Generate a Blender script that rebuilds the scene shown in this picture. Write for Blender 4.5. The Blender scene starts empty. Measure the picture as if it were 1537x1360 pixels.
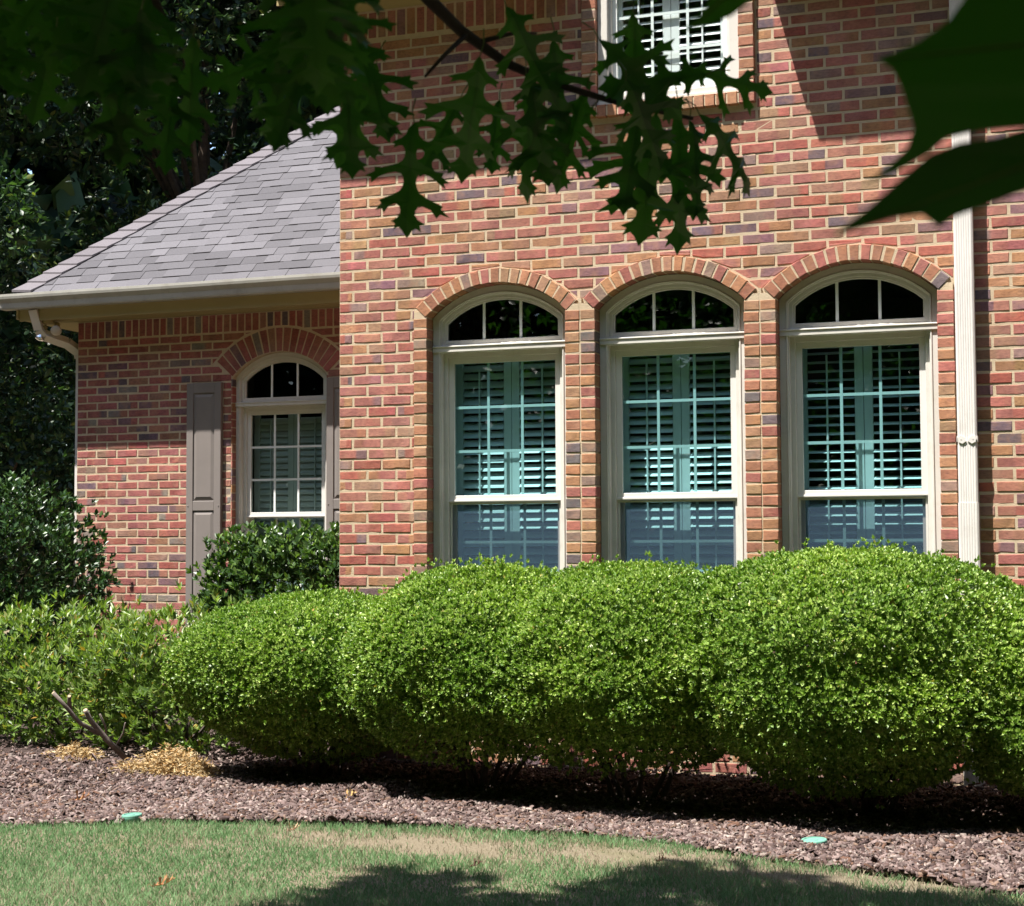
import bpy, math, random
import numpy as np
from mathutils import Vector, Matrix
random.seed(7); rng=np.random.default_rng(11)
sc=bpy.context.scene; COL=sc.collection
R=math.radians
# ------------------------------------------------------------------ camera (solved from the brick coursing)
F,YA,PI_,RO=2455.0,-0.3465,0.0556,-0.0045
CAM=np.array([4.618,-9.517,1.372])
fw=np.array([math.sin(YA)*math.cos(PI_),math.cos(YA)*math.cos(PI_),math.sin(PI_)])
rt=np.array([math.cos(YA),-math.sin(YA),0.0]); up=np.cross(rt,fw)
r2=rt*math.cos(RO)+up*math.sin(RO); u2=-rt*math.sin(RO)+up*math.cos(RO)
def at(x,y,d): return CAM+(fw+r2*(x-768.5)/F-u2*(y-680)/F)*d      # photo pixel + distance -> point
def ground(x,y,z=0.0):
    d=fw+r2*(x-768.5)/F-u2*(y-680)/F
    return CAM+d*((z-CAM[2])/d[2])
def proj(P):
    X=np.asarray(P)-CAM; d=X@fw
    return 768.5+F*(X@r2)/d, 680-F*(X@u2)/d, d
cd=bpy.data.cameras.new('camera'); cam=bpy.data.objects.new('camera',cd); COL.objects.link(cam)
cam.matrix_world=Matrix(((r2[0],u2[0],-fw[0],CAM[0]),(r2[1],u2[1],-fw[1],CAM[1]),(r2[2],u2[2],-fw[2],CAM[2]),(0,0,0,1)))
cd.sensor_width=36; cd.lens=36*F/1537; cd.clip_start=0.05; cd.clip_end=900
cd.dof.use_dof=True; cd.dof.focus_distance=9.8; cd.dof.aperture_fstop=15
sc.camera=cam
# ------------------------------------------------------------------ light
SUN=np.array([0.79,1.0,-2.97]); SUN/=np.linalg.norm(SUN)
w=bpy.data.worlds.new('World'); sc.world=w; w.use_nodes=True
nt=w.node_tree; nt.nodes.clear()
sky=nt.nodes.new('ShaderNodeTexSky'); sky.sky_type='NISHITA'; sky.sun_disc=False
sky.sun_elevation=math.asin(-SUN[2]); sky.sun_rotation=math.atan2(-SUN[0],-SUN[1])
bg=nt.nodes.new('ShaderNodeBackground'); bg.inputs[1].default_value=0.11
ow=nt.nodes.new('ShaderNodeOutputWorld'); nt.links.new(sky.outputs[0],bg.inputs[0]); nt.links.new(bg.outputs[0],ow.inputs[0])
ld=bpy.data.lights.new('sun','SUN'); ld.energy=4.6; ld.angle=R(0.5); ld.color=(1,0.955,0.88)
lo=bpy.data.objects.new('sun',ld); COL.objects.link(lo); lo.location=(-8,-12,30)
lo.rotation_euler=Vector(SUN).to_track_quat('-Z','Y').to_euler()
sc.view_settings.view_transform='Standard'; sc.view_settings.look='None'; sc.view_settings.exposure=1.56; sc.view_settings.gamma=1
# ------------------------------------------------------------------ materials
def mat(name): 
    m=bpy.data.materials.new(name); m.use_nodes=True; n=m.node_tree; n.nodes.clear(); return m,n
class N:
    def __init__(s,n): s.n=n
    def __call__(s,t,**k):
        x=s.n.nodes.new('ShaderNode'+t)
        for a,b in k.items():
            if a[0]=='i' and a[1:].isdigit(): s.put(x.inputs[int(a[1:])],b)
            else: setattr(x,a,b)
        return x
    def put(s,i,v):
        if hasattr(v,'is_output') or hasattr(v,'links'): s.n.links.new(v,i)
        else: i.default_value=v
def mix(g,f,a,b,bt='MIX'):
    x=g('Mix',data_type='RGBA',blend_type=bt); g.put(x.inputs[0],f); g.put(x.inputs[6],a); g.put(x.inputs[7],b); return x.outputs[2]
def noise(g,scale,detail=4,rough=.6,vec=None,out=0):
    x=g('TexNoise'); x.inputs['Scale'].default_value=scale; x.inputs['Detail'].default_value=detail; x.inputs['Roughness'].default_value=rough
    if vec is None: vec=g('NewGeometry').outputs['Position']
    g.put(x.inputs['Vector'],vec); return x.outputs[out]
def ramp(g,f,*st):
    x=g('ValToRGB'); g.put(x.inputs[0],f); e=x.color_ramp.elements
    while len(e)<len(st): e.new(1)
    for q,(p,c) in zip(e,st): q.position=p; q.color=(*c,1) if not isinstance(c,(int,float)) else (c,c,c,1)
    return x.outputs[0]
def mapr(g,f,a,b,c,d):
    x=g('MapRange'); g.put(x.inputs[0],f)
    for i,v in enumerate((a,b,c,d)): x.inputs[i+1].default_value=v
    return x.outputs[0]
def finish(g,base,rough=.6,bump=None,bstr=.3,bdist=.01,spec=.5,metal=0,transl=None,coat=0):
    p=g('BsdfPrincipled'); g.put(p.inputs['Base Color'],base); g.put(p.inputs['Roughness'],rough)
    p.inputs['Specular IOR Level'].default_value=spec; p.inputs['Metallic'].default_value=metal; p.inputs['Coat Weight'].default_value=coat
    if bump is not None:
        b=g('Bump'); b.inputs['Strength'].default_value=bstr; b.inputs['Distance'].default_value=bdist; g.put(b.inputs['Height'],bump); g.put(p.inputs['Normal'],b.outputs[0])
    o=g('OutputMaterial'); sh=p.outputs[0]
    if transl is not None:
        t=g('BsdfTranslucent'); g.put(t.inputs[0],transl[1]); ms=g('MixShader'); ms.inputs[0].default_value=transl[0]
        g.put(ms.inputs[1],sh); g.put(ms.inputs[2],t.outputs[0]); sh=ms.outputs[0]
    g.put(o.inputs[0],sh)
def c4(c): return (*c,1)
def m_simple(name,c,rough=.6,var=.12,scale=3,spec=.4,bump=0,bscale=60,metal=0,dirt=None):
    m,n=mat(name); g=N(n)
    f=noise(g,scale,5); lo=tuple(x*(1-var) for x in c); hi=tuple(min(1,x*(1+var)) for x in c)
    col=ramp(g,f,(.3,lo),(.7,hi))
    if dirt:
        d=ramp(g,noise(g,dirt[1],6,.7),(.5,0),(.72,1)); col=mix(g,mapr(g,d,0,1,0,dirt[2]),col,c4(dirt[0]))
    finish(g,col,rough,noise(g,bscale,3) if bump else None,bump,.002,spec,metal); return m
def m_brick():
    m,n=mat('brick_clay'); g=N(n)
    a=g('VertexColor'); a.layer_name='Col'; base=a.outputs[0]
    pos=g('NewGeometry').outputs['Position']
    mp=g('Mapping'); g.put(mp.inputs[0],pos); mp.inputs['Scale'].default_value=(1,1,2.2)
    f1=noise(g,38,5,.65,mp.outputs[0]); base=mix(g,1,base,ramp(g,f1,(.3,(.72,.70,.72)),(.5,(1,1,1)),(.72,(1.22,1.18,1.1))),'MULTIPLY')
    f2=noise(g,9,4,.6); base=mix(g,1,base,ramp(g,f2,(.35,(.82,.80,.80)),(.6,(1.08,1.07,1.05))),'MULTIPLY')
    fm=ramp(g,noise(g,13,4,.6),(.50,0),(.66,1)); base=mix(g,mapr(g,fm,0,1,0,.38),base,c4((.37,.20,.13)))
    fm2=ramp(g,noise(g,17,4,.65,g('NewGeometry').outputs['Position']),(.28,1),(.42,0)); base=mix(g,mapr(g,fm2,0,1,0,.4),base,c4((.24,.115,.12)))
    big_=ramp(g,noise(g,1.3,3),(.35,(.86,.84,.82)),(.65,(1.06,1.05,1.05))); base=mix(g,1,base,big_,'MULTIPLY')
    pit=noise(g,150,3,.7); pm=ramp(g,pit,(.30,1),(.36,0)); gate=ramp(g,noise(g,11,2),(.5,0),(.58,1))
    k=g('Math',operation='MULTIPLY'); g.put(k.inputs[0],pm); g.put(k.inputs[1],gate)
    base=mix(g,k.outputs[0],base,c4((.045,.03,.03)))
    wf=ramp(g,noise(g,70,4,.8),(.68,0),(.8,1)); base=mix(g,mapr(g,wf,0,1,0,.35),base,c4((.5,.42,.34)))
    h=g('Math',operation='ADD'); g.put(h.inputs[0],f1); g.put(h.inputs[1],noise(g,220,3,.7))
    h2=g('Math',operation='SUBTRACT'); g.put(h2.inputs[0],h.outputs[0]); g.put(h2.inputs[1],k.outputs[0])
    finish(g,base,.88,h2.outputs[0],.5,.004,.25); return m
def m_mortar():
    m,n=mat('mortar'); g=N(n)
    f=noise(g,22,5,.7); col=ramp(g,f,(.3,(.465,.375,.26)),(.7,(.575,.465,.33)))
    d=ramp(g,noise(g,3,4),(.45,0),(.7,1)); col=mix(g,mapr(g,d,0,1,0,.5),col,c4((.50,.36,.24)))
    finish(g,col,.95,noise(g,160,4,.8),.9,.004,.1); return m
def m_leaf(name,stops,rough=.45,trans=.3,tcol=None,spec=.5,big=None):
    m,n=mat(name); g=N(n)
    ri=g('NewGeometry').outputs['Random Per Island']
    col=ramp(g,ri,*stops)
    if big:
        f=ramp(g,noise(g,big[0],3),(.35,0),(.65,1)); col=mix(g,1,col,ramp(g,noise(g,big[0],3),(.35,big[1]),(.65,big[2])),'MULTIPLY')
    tc=mix(g,1,col,c4(tcol or (1.5,1.7,.6)),'MULTIPLY')
    finish(g,col,rough,None,spec=spec,transl=(trans,tc)); return m
def m_glass(name,tint,refl=1.0):
    m,n=mat(name); g=N(n)
    lw=g('LayerWeight'); lw.inputs[0].default_value=.5; fr=g('Math',operation='POWER'); g.put(fr.inputs[0],lw.outputs['Facing']); fr.inputs[1].default_value=5
    tr=g('BsdfTransparent'); tr.inputs[0].default_value=c4(tint)
    gl=g('BsdfGlossy'); gl.inputs['Roughness'].default_value=0.0; gl.inputs[0].default_value=(refl,refl,refl,1)
    k=mapr(g,fr.outputs[0],0,1,0.04,1)
    ms=g('MixShader'); g.put(ms.inputs[0],k); g.put(ms.inputs[1],tr.outputs[0]); g.put(ms.inputs[2],gl.outputs[0])
    o=g('OutputMaterial'); g.put(o.inputs[0],ms.outputs[0]); return m
def m_screen():
    m,n=mat('screen_mesh'); g=N(n)
    tr=g('BsdfTransparent'); d=g('BsdfDiffuse'); d.inputs[0].default_value=c4((.06,.10,.15))
    ms=g('MixShader'); ms.inputs[0].default_value=.5; g.put(ms.inputs[1],tr.outputs[0]); g.put(ms.inputs[2],d.outputs[0])
    o=g('OutputMaterial'); g.put(o.inputs[0],ms.outputs[0]); return m
def m_vcol(name,rough=.85,scale=60,var=.25,spec=.2,bump=.4,trans=None):
    m,n=mat(name); g=N(n)
    a=g('VertexColor'); a.layer_name='Col'
    f=noise(g,scale,5,.7); col=mix(g,1,a.outputs[0],ramp(g,f,(.3,(1-var,)*3),(.7,(1+var,)*3)),'MULTIPLY')
    finish(g,col,rough,f if bump else None,bump,.003,spec,transl=(trans,col) if trans else None); return m
BRICK=m_brick(); MORTAR=m_mortar()
TRIM=m_simple('cream_trim_paint',(.585,.56,.515),.5,.05,2,.4,.08,90,dirt=((.38,.34,.27),9,.35))
GUTTER=m_simple('aged_gutter_paint',(.40,.39,.35),.5,.08,4,.4,.05,40,dirt=((.25,.23,.19),5,.6))
DOWNS=m_simple('white_downspout_enamel',(.67,.635,.605),.42,.05,5,.45,.03,40,dirt=((.42,.38,.33),7,.35))
SOFFIT=m_simple('soffit_paint',(.36,.295,.14),.6,.06,2,.3,.05,60)
SASH=m_simple('sash_vinyl',(.64,.625,.595),.4,.04,4,.5)
GRILLE=m_simple('grille_white',(.80,.82,.80),.4,.03,4,.4)
SHUTW=m_simple('white_shutter_paint',(.74,.76,.75),.4,.03,4,.4)
SHUTX=m_simple('taupe_shutter_vinyl',(.205,.18,.168),.5,.05,6,.35,.2,120)
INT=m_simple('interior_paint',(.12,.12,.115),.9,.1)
GLASS=m_glass('tinted_window_glass',(.50,.71,.73)); GLASSD=m_glass('transom_glass',(.42,.46,.45)); GLASSW=m_glass('wing_window_glass',(.50,.60,.575)); GLASSU=m_glass('clear_window_glass',(.90,.95,.95),1.0)
SCREEN=m_screen()
SHINGLE=m_vcol('asphalt_shingle',.95,240,.30,.15,.8)
DARKEDGE=m_simple('drip_edge',(.1,.1,.1),.6)
WOOD=m_simple('tree_bark',(.085,.065,.05),.9,.35,14,.2,.9,30)
TWIG=m_simple('twig_bark',(.06,.045,.038),.85,.3,30,.3,.5,80)
CUT=m_simple('cut_wood',(.42,.31,.2),.8,.2,60)
BULB=m_simple('silver_bulb',(.75,.78,.8),.12,.05,4,.6,metal=.9); BULBW=m_simple('frosted_bulb',(.5,.45,.4),.3,.1,8,.6)
CHIP=m_vcol('bark_chip',.9,70,.35,.2,.5)
BLADE=m_vcol('grass_blade',.6,8,.12,.3,0,.45)
STRAW=m_vcol('dry_straw',.8,40,.2,.25,0,.25)
LID=m_simple('green_lid_plastic',(.14,.33,.255),.5,.12,12,.4,.2,60,dirt=((.12,.2,.15),14,.4))
HEDGE=m_leaf('hedge_leaf',((0,(.085,.170,.026)),(.35,(.160,.265,.042)),(.7,(.25,.36,.070)),(.985,(.36,.45,.14)),(1,(.36,.24,.08))),.42,.2,(1.2,1.5,.45),.45,(2.2,(.78,.84,.8),(1.18,1.12,1.1)))
AZALEA=m_leaf('azalea_leaf',((0,(.065,.125,.026)),(.5,(.125,.195,.044)),(.95,(.22,.29,.08)),(1,(.32,.17,.04))),.4,.3,None,.5,(2.5,(.8,.8,.8),(1.15,1.15,1.1)))
HOLLY=m_leaf('glossy_dark_leaf',((0,(.012,.036,.012)),(.6,(.026,.062,.020)),(1,(.075,.14,.04))),.38,.15,None,.4)
CAMEL=m_leaf('hedge_glossy_leaf',((0,(.02,.048,.014)),(.6,(.042,.088,.024)),(1,(.14,.22,.05))),.36,.22,None,.45)
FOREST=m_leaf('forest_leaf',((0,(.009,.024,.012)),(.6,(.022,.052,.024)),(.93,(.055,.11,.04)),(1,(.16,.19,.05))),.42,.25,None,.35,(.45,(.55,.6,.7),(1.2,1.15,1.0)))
OAKL=m_leaf('oak_leaf',((0,(.026,.068,.014)),(.5,(.042,.098,.02)),(1,(.06,.13,.027))),.36,.42,(1.4,2.5,.55),.4)
VEIN=m_simple('leaf_vein',(.10,.15,.035),.5)
DEADL=m_vcol('dead_leaf',.7,30,.3,.3,.4,.2)
# ------------------------------------------------------------------ mesh builder
class MB:
    def __init__(s): s.v=[];s.f=[];s.m=[];s.c=[]
    def add(s,vs,fs,mi=0,col=None):
        b=len(s.v); s.v+= [tuple(map(float,q)) for q in vs]
        s.c+= (col if isinstance(col,list) else [col or (1,1,1)]*len(vs))
        for f in fs: s.f.append(tuple(i+b for i in f)); s.m.append(mi)
    def box(s,a,b,mi=0,col=None):
        (x0,y0,z0),(x1,y1,z1)=a,b
        x0,x1=sorted((x0,x1));y0,y1=sorted((y0,y1));z0,z1=sorted((z0,z1))
        s.add([(x0,y0,z0),(x1,y0,z0),(x1,y1,z0),(x0,y1,z0),(x0,y0,z1),(x1,y0,z1),(x1,y1,z1),(x0,y1,z1)],
              [(0,3,2,1),(4,5,6,7),(0,1,5,4),(1,2,6,5),(2,3,7,6),(3,0,4,7)],mi,col)
    def prism(s,poly,y0,y1,mi=0,frame=None,col=None):
        # poly in (x,z), extruded y0->y1 ; frame maps (u,d,z)->xyz
        fr=frame or (lambda u,d,z:(u,d,z)); n=len(poly)
        s.add([fr(u,y0,z) for u,z in poly]+[fr(u,y1,z) for u,z in poly],
              [tuple(range(n)),tuple(range(2*n-1,n-1,-1))]+[(i,n+i,n+(i+1)%n,(i+1)%n) for i in range(n)],mi,col)
    def tube(s,pts,rad,seg=8,mi=0,col=None,cap=True):
        pts=[np.array(p,float) for p in pts]; rings=[]; ref=np.array([.3,.2,.93])
        for i,p in enumerate(pts):
            t=pts[min(i+1,len(pts)-1)]-pts[max(i-1,0)]; t/=np.linalg.norm(t)+1e-9
            a=np.cross(t,ref); 
            if np.linalg.norm(a)<.15: a=np.cross(t,np.array([1,0,0.]))
            a/=np.linalg.norm(a); b=np.cross(t,a); r=rad[i] if hasattr(rad,'__len__') else rad
            rings.append([p+r*(a*math.cos(2*math.pi*k/seg)+b*math.sin(2*math.pi*k/seg)) for k in range(seg)])
        n=len(pts); fs=[]
        for i in range(n-1):
            for k in range(seg): fs.append((i*seg+k,i*seg+(k+1)%seg,(i+1)*seg+(k+1)%seg,(i+1)*seg+k))
        if cap: fs+= [tuple(range(seg-1,-1,-1)),tuple((n-1)*seg+k for k in range(seg))]
        s.add([q for r in rings for q in r],fs,mi,col)
    def lathe(s,c,prof,seg=24,mi=0,axis=None,col=None):
        ax=np.array(axis if axis is not None else (0,0,1.)); ax=ax/np.linalg.norm(ax)
        a=np.cross(ax,(1,0.2,0)); a/=np.linalg.norm(a); b=np.cross(ax,a); c=np.array(c,float)
        vs=[c+ax*h+r*(a*math.cos(2*math.pi*k/seg)+b*math.sin(2*math.pi*k/seg)) for r,h in prof for k in range(seg)]
        fs=[]
        for i in range(len(prof)-1):
            for k in range(seg): fs.append((i*seg+k,i*seg+(k+1)%seg,(i+1)*seg+(k+1)%seg,(i+1)*seg+k))
        fs.append(tuple(range(seg-1,-1,-1))); fs.append(tuple((len(prof)-1)*seg+k for k in range(seg)))
        s.add(vs,fs,mi,col)
    def build(s,name,mats,parent=None,smooth=False,bevel=0):
        me=bpy.data.meshes.new(name); me.from_pydata(s.v,[],s.f)
        for m in (mats if isinstance(mats,list) else [mats]): me.materials.append(m)
        me.polygons.foreach_set('material_index',s.m)
        ca=me.color_attributes.new('Col','FLOAT_COLOR','POINT')
        ca.data.foreach_set('color',np.c_[np.array(s.c,float),np.ones(len(s.c))].ravel())
        if smooth: me.polygons.foreach_set('use_smooth',[True]*len(me.polygons))
        me.update()
        o=bpy.data.objects.new(name,me); COL.objects.link(o); o.parent=parent
        if bevel:
            b=o.modifiers.new('edge','BEVEL'); b.width=bevel; b.segments=1; b.limit_method='ANGLE'
        return o
def big(name,V,T,mat_,parent=None,col=None):
    """triangle soup from numpy arrays"""
    me=bpy.data.meshes.new(name); V=np.ascontiguousarray(V,dtype=np.float32); T=np.ascontiguousarray(T,dtype=np.int32)
    me.vertices.add(len(V)); me.vertices.foreach_set('co',V.ravel())
    me.loops.add(T.size); me.loops.foreach_set('vertex_index',T.ravel())
    me.polygons.add(len(T)); me.polygons.foreach_set('loop_start',np.arange(0,T.size,3,dtype=np.int32))
    me.update(calc_edges=True)
    for m in (mat_ if isinstance(mat_,list) else [mat_]): me.materials.append(m)
    if col is not None:
        ca=me.color_attributes.new('Col','FLOAT_COLOR','POINT'); ca.data.foreach_set('color',np.c_[col,np.ones(len(col))].astype(np.float32).ravel())
    o=bpy.data.objects.new(name,me); COL.objects.link(o); o.parent=parent; return o
def tag(o,label=None,cat=None,group=None,kind=None):
    for k,v in (('label',label),('category',cat),('group',group),('kind',kind)):
        if v: o[k]=v
    return o
def empty(name,label,cat,loc=(0,0,0),group=None):
    o=bpy.data.objects.new(name,None); COL.objects.link(o); o.empty_display_size=.2; o.location=loc
    tag(o,label,cat,group); bpy.context.view_layer.update(); return o
def nrm(a): return a/(np.linalg.norm(a,axis=-1,keepdims=True)+1e-9)
DIAMOND=(np.array([(0,0,0),(-.5,.45,.16),(0,1,0),(.5,.45,.16)],float),np.array([(0,2,1),(0,3,2)]))
OVAL=(np.array([(0,0,0),(-.38,.25,.09),(-.48,.52,.11),(-.25,.82,.04),(0,1,-.05),(.25,.82,.04),(.48,.52,.11),(.38,.25,.09),(0,.5,.02)],float),
      np.array([(8,1,0),(8,2,1),(8,3,2),(8,4,3),(8,5,4),(8,6,5),(8,7,6),(8,0,7)]))
def leaves(P,A,U,L,W,tmpl=DIAMOND):
    """P base points, A long axis, U rough normal, L length, W width -> verts, tris"""
    A=nrm(A); X=nrm(np.cross(A,U)); Nn=np.cross(X,A); t,f=tmpl; n,k=len(P),len(t)
    L=np.broadcast_to(L,(n,))[:,None,None]; W=np.broadcast_to(W,(n,))[:,None,None]
    V=P[:,None,:]+A[:,None,:]*(t[None,:,1,None]*L)+X[:,None,:]*(t[None,:,0,None]*W)+Nn[:,None,:]*(t[None,:,2,None]*W)
    T=f[None]+(np.arange(n)*k)[:,None,None]
    return V.reshape(-1,3),T.reshape(-1,3)
def rnd(n): return nrm(rng.normal(size=(n,3)))
def snoise(P,seed,freq,n=5):
    r=np.random.default_rng(seed); v=np.zeros(len(P))
    for i in range(n):
        k=nrm(r.normal(size=3))*freq*(1+.6*i); v+=np.sin(P@k+r.uniform(0,6.28))/(1+.4*i)
    return v/2.2
# ------------------------------------------------------------------ ground
def bed_front(x):
    xs=[-30,-3,-.49,.215,1.044,1.697,2.697,3.369,3.937,4.295,7,30]; ys=[-9,-4.0,-2.766,-2.391,-2.217,-2.10,-2.14,-2.48,-2.65,-2.8,-3.5,-9]
    return np.interp(x,xs,ys)
def m_ground(name,c1,c2,c3,s1,s2):
    m,n=mat(name); g=N(n)
    col=mix(g,ramp(g,noise(g,s1,6,.7),(.35,0),(.65,1)),c4(c1),c4(c2)); col=mix(g,ramp(g,noise(g,s2,4),(.55,0),(.7,1)),col,c4(c3))
    finish(g,col,.95,noise(g,s1*2,5,.8),.8,.02,.1); return m
SOIL=m_ground('turf_thatch',(.19,.155,.105),(.27,.225,.16),(.15,.15,.075),60,1.3)
BEDM=m_ground('mulch_soil',(.05,.034,.03),(.085,.062,.056),(.035,.024,.022),45,2)
b=MB(); b.add([(-300,-300,0),(300,-300,0),(300,400,0),(-300,400,0)],[(0,1,2,3)])
tag(b.build('lawn',SOIL),kind='structure',label='lawn with dry patches in front of the planting bed',cat='ground')
b=MB(); xs=np.linspace(-14,9.5,120)
fr=[(x,bed_front(x),.006) for x in xs]; bk=[(x,3.0,.012) for x in xs]
n_=len(xs); b.add(fr+bk,[(i,i+1,n_+i+1,n_+i) for i in range(n_-1)])
tag(b.build('mulch_bed',BEDM),kind='structure',label='planting bed of weathered bark mulch along the house',cat='ground')
# bark chips
nC=135000; cx=rng.uniform(-5.2,5.8,nC*3); cy=bed_front(cx)-.03+rng.exponential(1.0,nC*3)
edge=bed_front(cx); ok=(cy<2.2)&(cy>edge-.12*rng.random(len(cx))*(snoise(np.c_[cx,cy,cx*0],3,6)>-.2)-.01)
for lx_,ly_,lr_ in ((*ground(1222,1265,.03)[:2],.060),(*ground(198,1227,.03)[:2],.046)): ok&=((cx-lx_)**2+(cy-ly_)**2)>lr_**2
cx,cy=cx[ok][:nC],cy[ok][:nC]; n=len(cx)
ang=rng.uniform(0,6.28,n); tl=rng.normal(0,.34,n); rl=rng.normal(0,.45,n)
A=np.c_[np.cos(ang)*np.cos(tl),np.sin(ang)*np.cos(tl),np.sin(tl)]; U=nrm(np.c_[rl*np.sin(ang),-rl*np.cos(ang),np.ones(n)])
L=np.clip(rng.lognormal(-3.80,.52,n),.008,.085); W=L*rng.uniform(.12,.42,n); H=rng.uniform(.002,.006,n)
X=nrm(np.cross(A,U)); Nn=np.cross(X,A); P=np.c_[cx,cy,.014+rng.random(n)*.022+.02*np.clip(snoise(np.c_[cx,cy,0*cx],9,5),-.5,1)]
cor=np.array([(-.5,-.5,-1),(.5,-.35,-1),(.42,.5,-1),(-.4,.45,-1),(-.48,-.4,1),(.45,-.3,1),(.38,.4,1),(-.36,.42,1)])
V=P[:,None]+A[:,None]*(cor[None,:,0,None]*L[:,None,None])+X[:,None]*(cor[None,:,1,None]*W[:,None,None])+Nn[:,None]*(cor[None,:,2,None]*H[:,None,None])
Q=np.array([(4,5,6),(4,6,7),(0,1,5),(0,5,4),(1,2,6),(1,6,5),(2,3,7),(2,7,6),(3,0,4),(3,4,7)])
pal=np.array([(.075,.048,.042),(.12,.085,.078),(.17,.125,.115),(.10,.055,.038),(.23,.185,.165),(.055,.036,.034),(.15,.10,.075)])
cc=pal[rng.choice(7,n,p=[.2,.24,.2,.1,.11,.1,.05])]*rng.uniform(.6,1.3,(n,1))
tag(big('bark_mulch',V.reshape(-1,3),(Q[None]+(np.arange(n)*8)[:,None,None]).reshape(-1,3),CHIP,col=np.repeat(cc,8,0)),'purplish brown bark chips spread over the planting bed','mulch',kind='stuff')
# grass blades
def dry(x,y):
    d=np.zeros(len(x))
    for gx,gy,rx,ry,a in ((1.72,-2.58,.55,.20,1.35),(2.62,-2.52,.42,.16,1.35),(1.1,-2.55,.3,.16,.6),(3.6,-2.75,.8,.13,.8),(2.3,-2.75,.4,.12,.6),(.7,-2.9,.35,.15,.3),(1.6,-3.3,.3,.2,.3)):
        d=np.maximum(d,a*np.exp(-((x-gx)/rx)**2-((y-gy)/ry)**2))
    return d
nG=290000; gx=rng.uniform(-3.2,5.8,nG); gy=rng.uniform(-5.2,-1.95,nG)
P0=np.c_[gx,gy,0*gx]; s1=snoise(P0,21,4.5); s2=snoise(P0,22,14)
d=np.clip(dry(gx,gy)*(1.0+.45*s2)+.16*s1+.06*s2,0,1)
ok=(gy<bed_front(gx)+.035+.10*s2+.05*s1)&(rng.random(nG)>d*.86)&((gx<4.7)|(rng.random(nG)<.5)); gx,gy,d,s1,s2=gx[ok],gy[ok],d[ok],s1[ok],s2[ok]; n=len(gx)
hh=(.030+.014*s1)*rng.uniform(.55,1.35,n)*(1-.5*d); a=rng.uniform(0,6.28,n); ln=np.abs(rng.normal(.4,.28,n))
dx=np.c_[np.cos(a)*ln,np.sin(a)*ln,np.ones(n)]; dx=nrm(dx); bw=rng.uniform(.0022,.0042,n)
sd=nrm(np.cross(dx,rnd(n))); P=np.c_[gx,gy,np.zeros(n)]
mid=P+dx*(hh*.6)[:,None]; dx2=nrm(dx+np.c_[np.cos(a),np.sin(a),np.zeros(n)]*.6); tip=mid+dx2*(hh*.5)[:,None]
V=np.stack([P-sd*bw[:,None]*.5,P+sd*bw[:,None]*.5,mid-sd*bw[:,None]*.42,mid+sd*bw[:,None]*.42,tip],1)
Q=np.array([(0,1,3),(0,3,2),(2,3,4)])
g1=np.array([.115,.235,.09]);g2=np.array([.20,.325,.15]);tn=np.array([.37,.32,.22])
f=np.clip(.5+.4*s1+rng.normal(0,.3,n),0,1)[:,None]; cg=g1*(1-f)+g2*f
pd=(rng.random(n)<np.clip(.06+d*.85,0,1))[:,None]; cg=np.where(pd,tn*rng.uniform(.7,1.15,(n,1)),cg)
tag(big('grass',V.reshape(-1,3),(Q[None]+(np.arange(n)*5)[:,None,None]).reshape(-1,3),BLADE,col=np.repeat(cg,5,0)),'short green turf with straw coloured dry patches','grass',kind='stuff')
# ------------------------------------------------------------------ house
C=0.067733; M_=0.2032; Z0=3.74
house=empty('brick_house','two storey red brick house with three arched windows and a lower shingled wing','house',(0,0,0))
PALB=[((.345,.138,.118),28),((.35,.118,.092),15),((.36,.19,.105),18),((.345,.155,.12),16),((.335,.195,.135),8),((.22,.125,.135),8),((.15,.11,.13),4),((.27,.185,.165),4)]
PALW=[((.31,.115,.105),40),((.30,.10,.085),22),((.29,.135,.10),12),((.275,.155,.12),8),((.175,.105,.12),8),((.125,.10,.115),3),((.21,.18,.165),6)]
WY=2.4; WX=-3.655; WZ=3.295
FW=lambda u,d,z:(u,WY+d,z)
def pick(pal=PALB):
    c=random.choices([p for p,_ in pal],[q for _,q in pal])[0]; k=random.uniform(.88,1.14); return tuple(x*k*random.uniform(.95,1.05) for x in c)
ORNG=[((.37,.19,.105),30),((.345,.155,.10),30),((.33,.125,.105),14),((.36,.215,.13),14),((.15,.125,.13),8),((.27,.19,.155),8)]
def clip(poly,a,b,c):       # keep a*u+b*v<=c
    out=[]
    for i in range(len(poly)):
        p,q=poly[i],poly[(i+1)%len(poly)]; dp=a*p[0]+b*p[1]-c; dq=a*q[0]+b*q[1]-c
        if dp<=0: out.append(p)
        if (dp<0)!=(dq<0) and dp!=dq: t=dp/(dp-dq); out.append((p[0]+t*(q[0]-p[0]),p[1]+t*(q[1]-p[1])))
    return out
def area(p): return abs(sum(p[i][0]*p[(i+1)%len(p)][1]-p[(i+1)%len(p)][0]*p[i][1] for i in range(len(p))))/2
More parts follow.
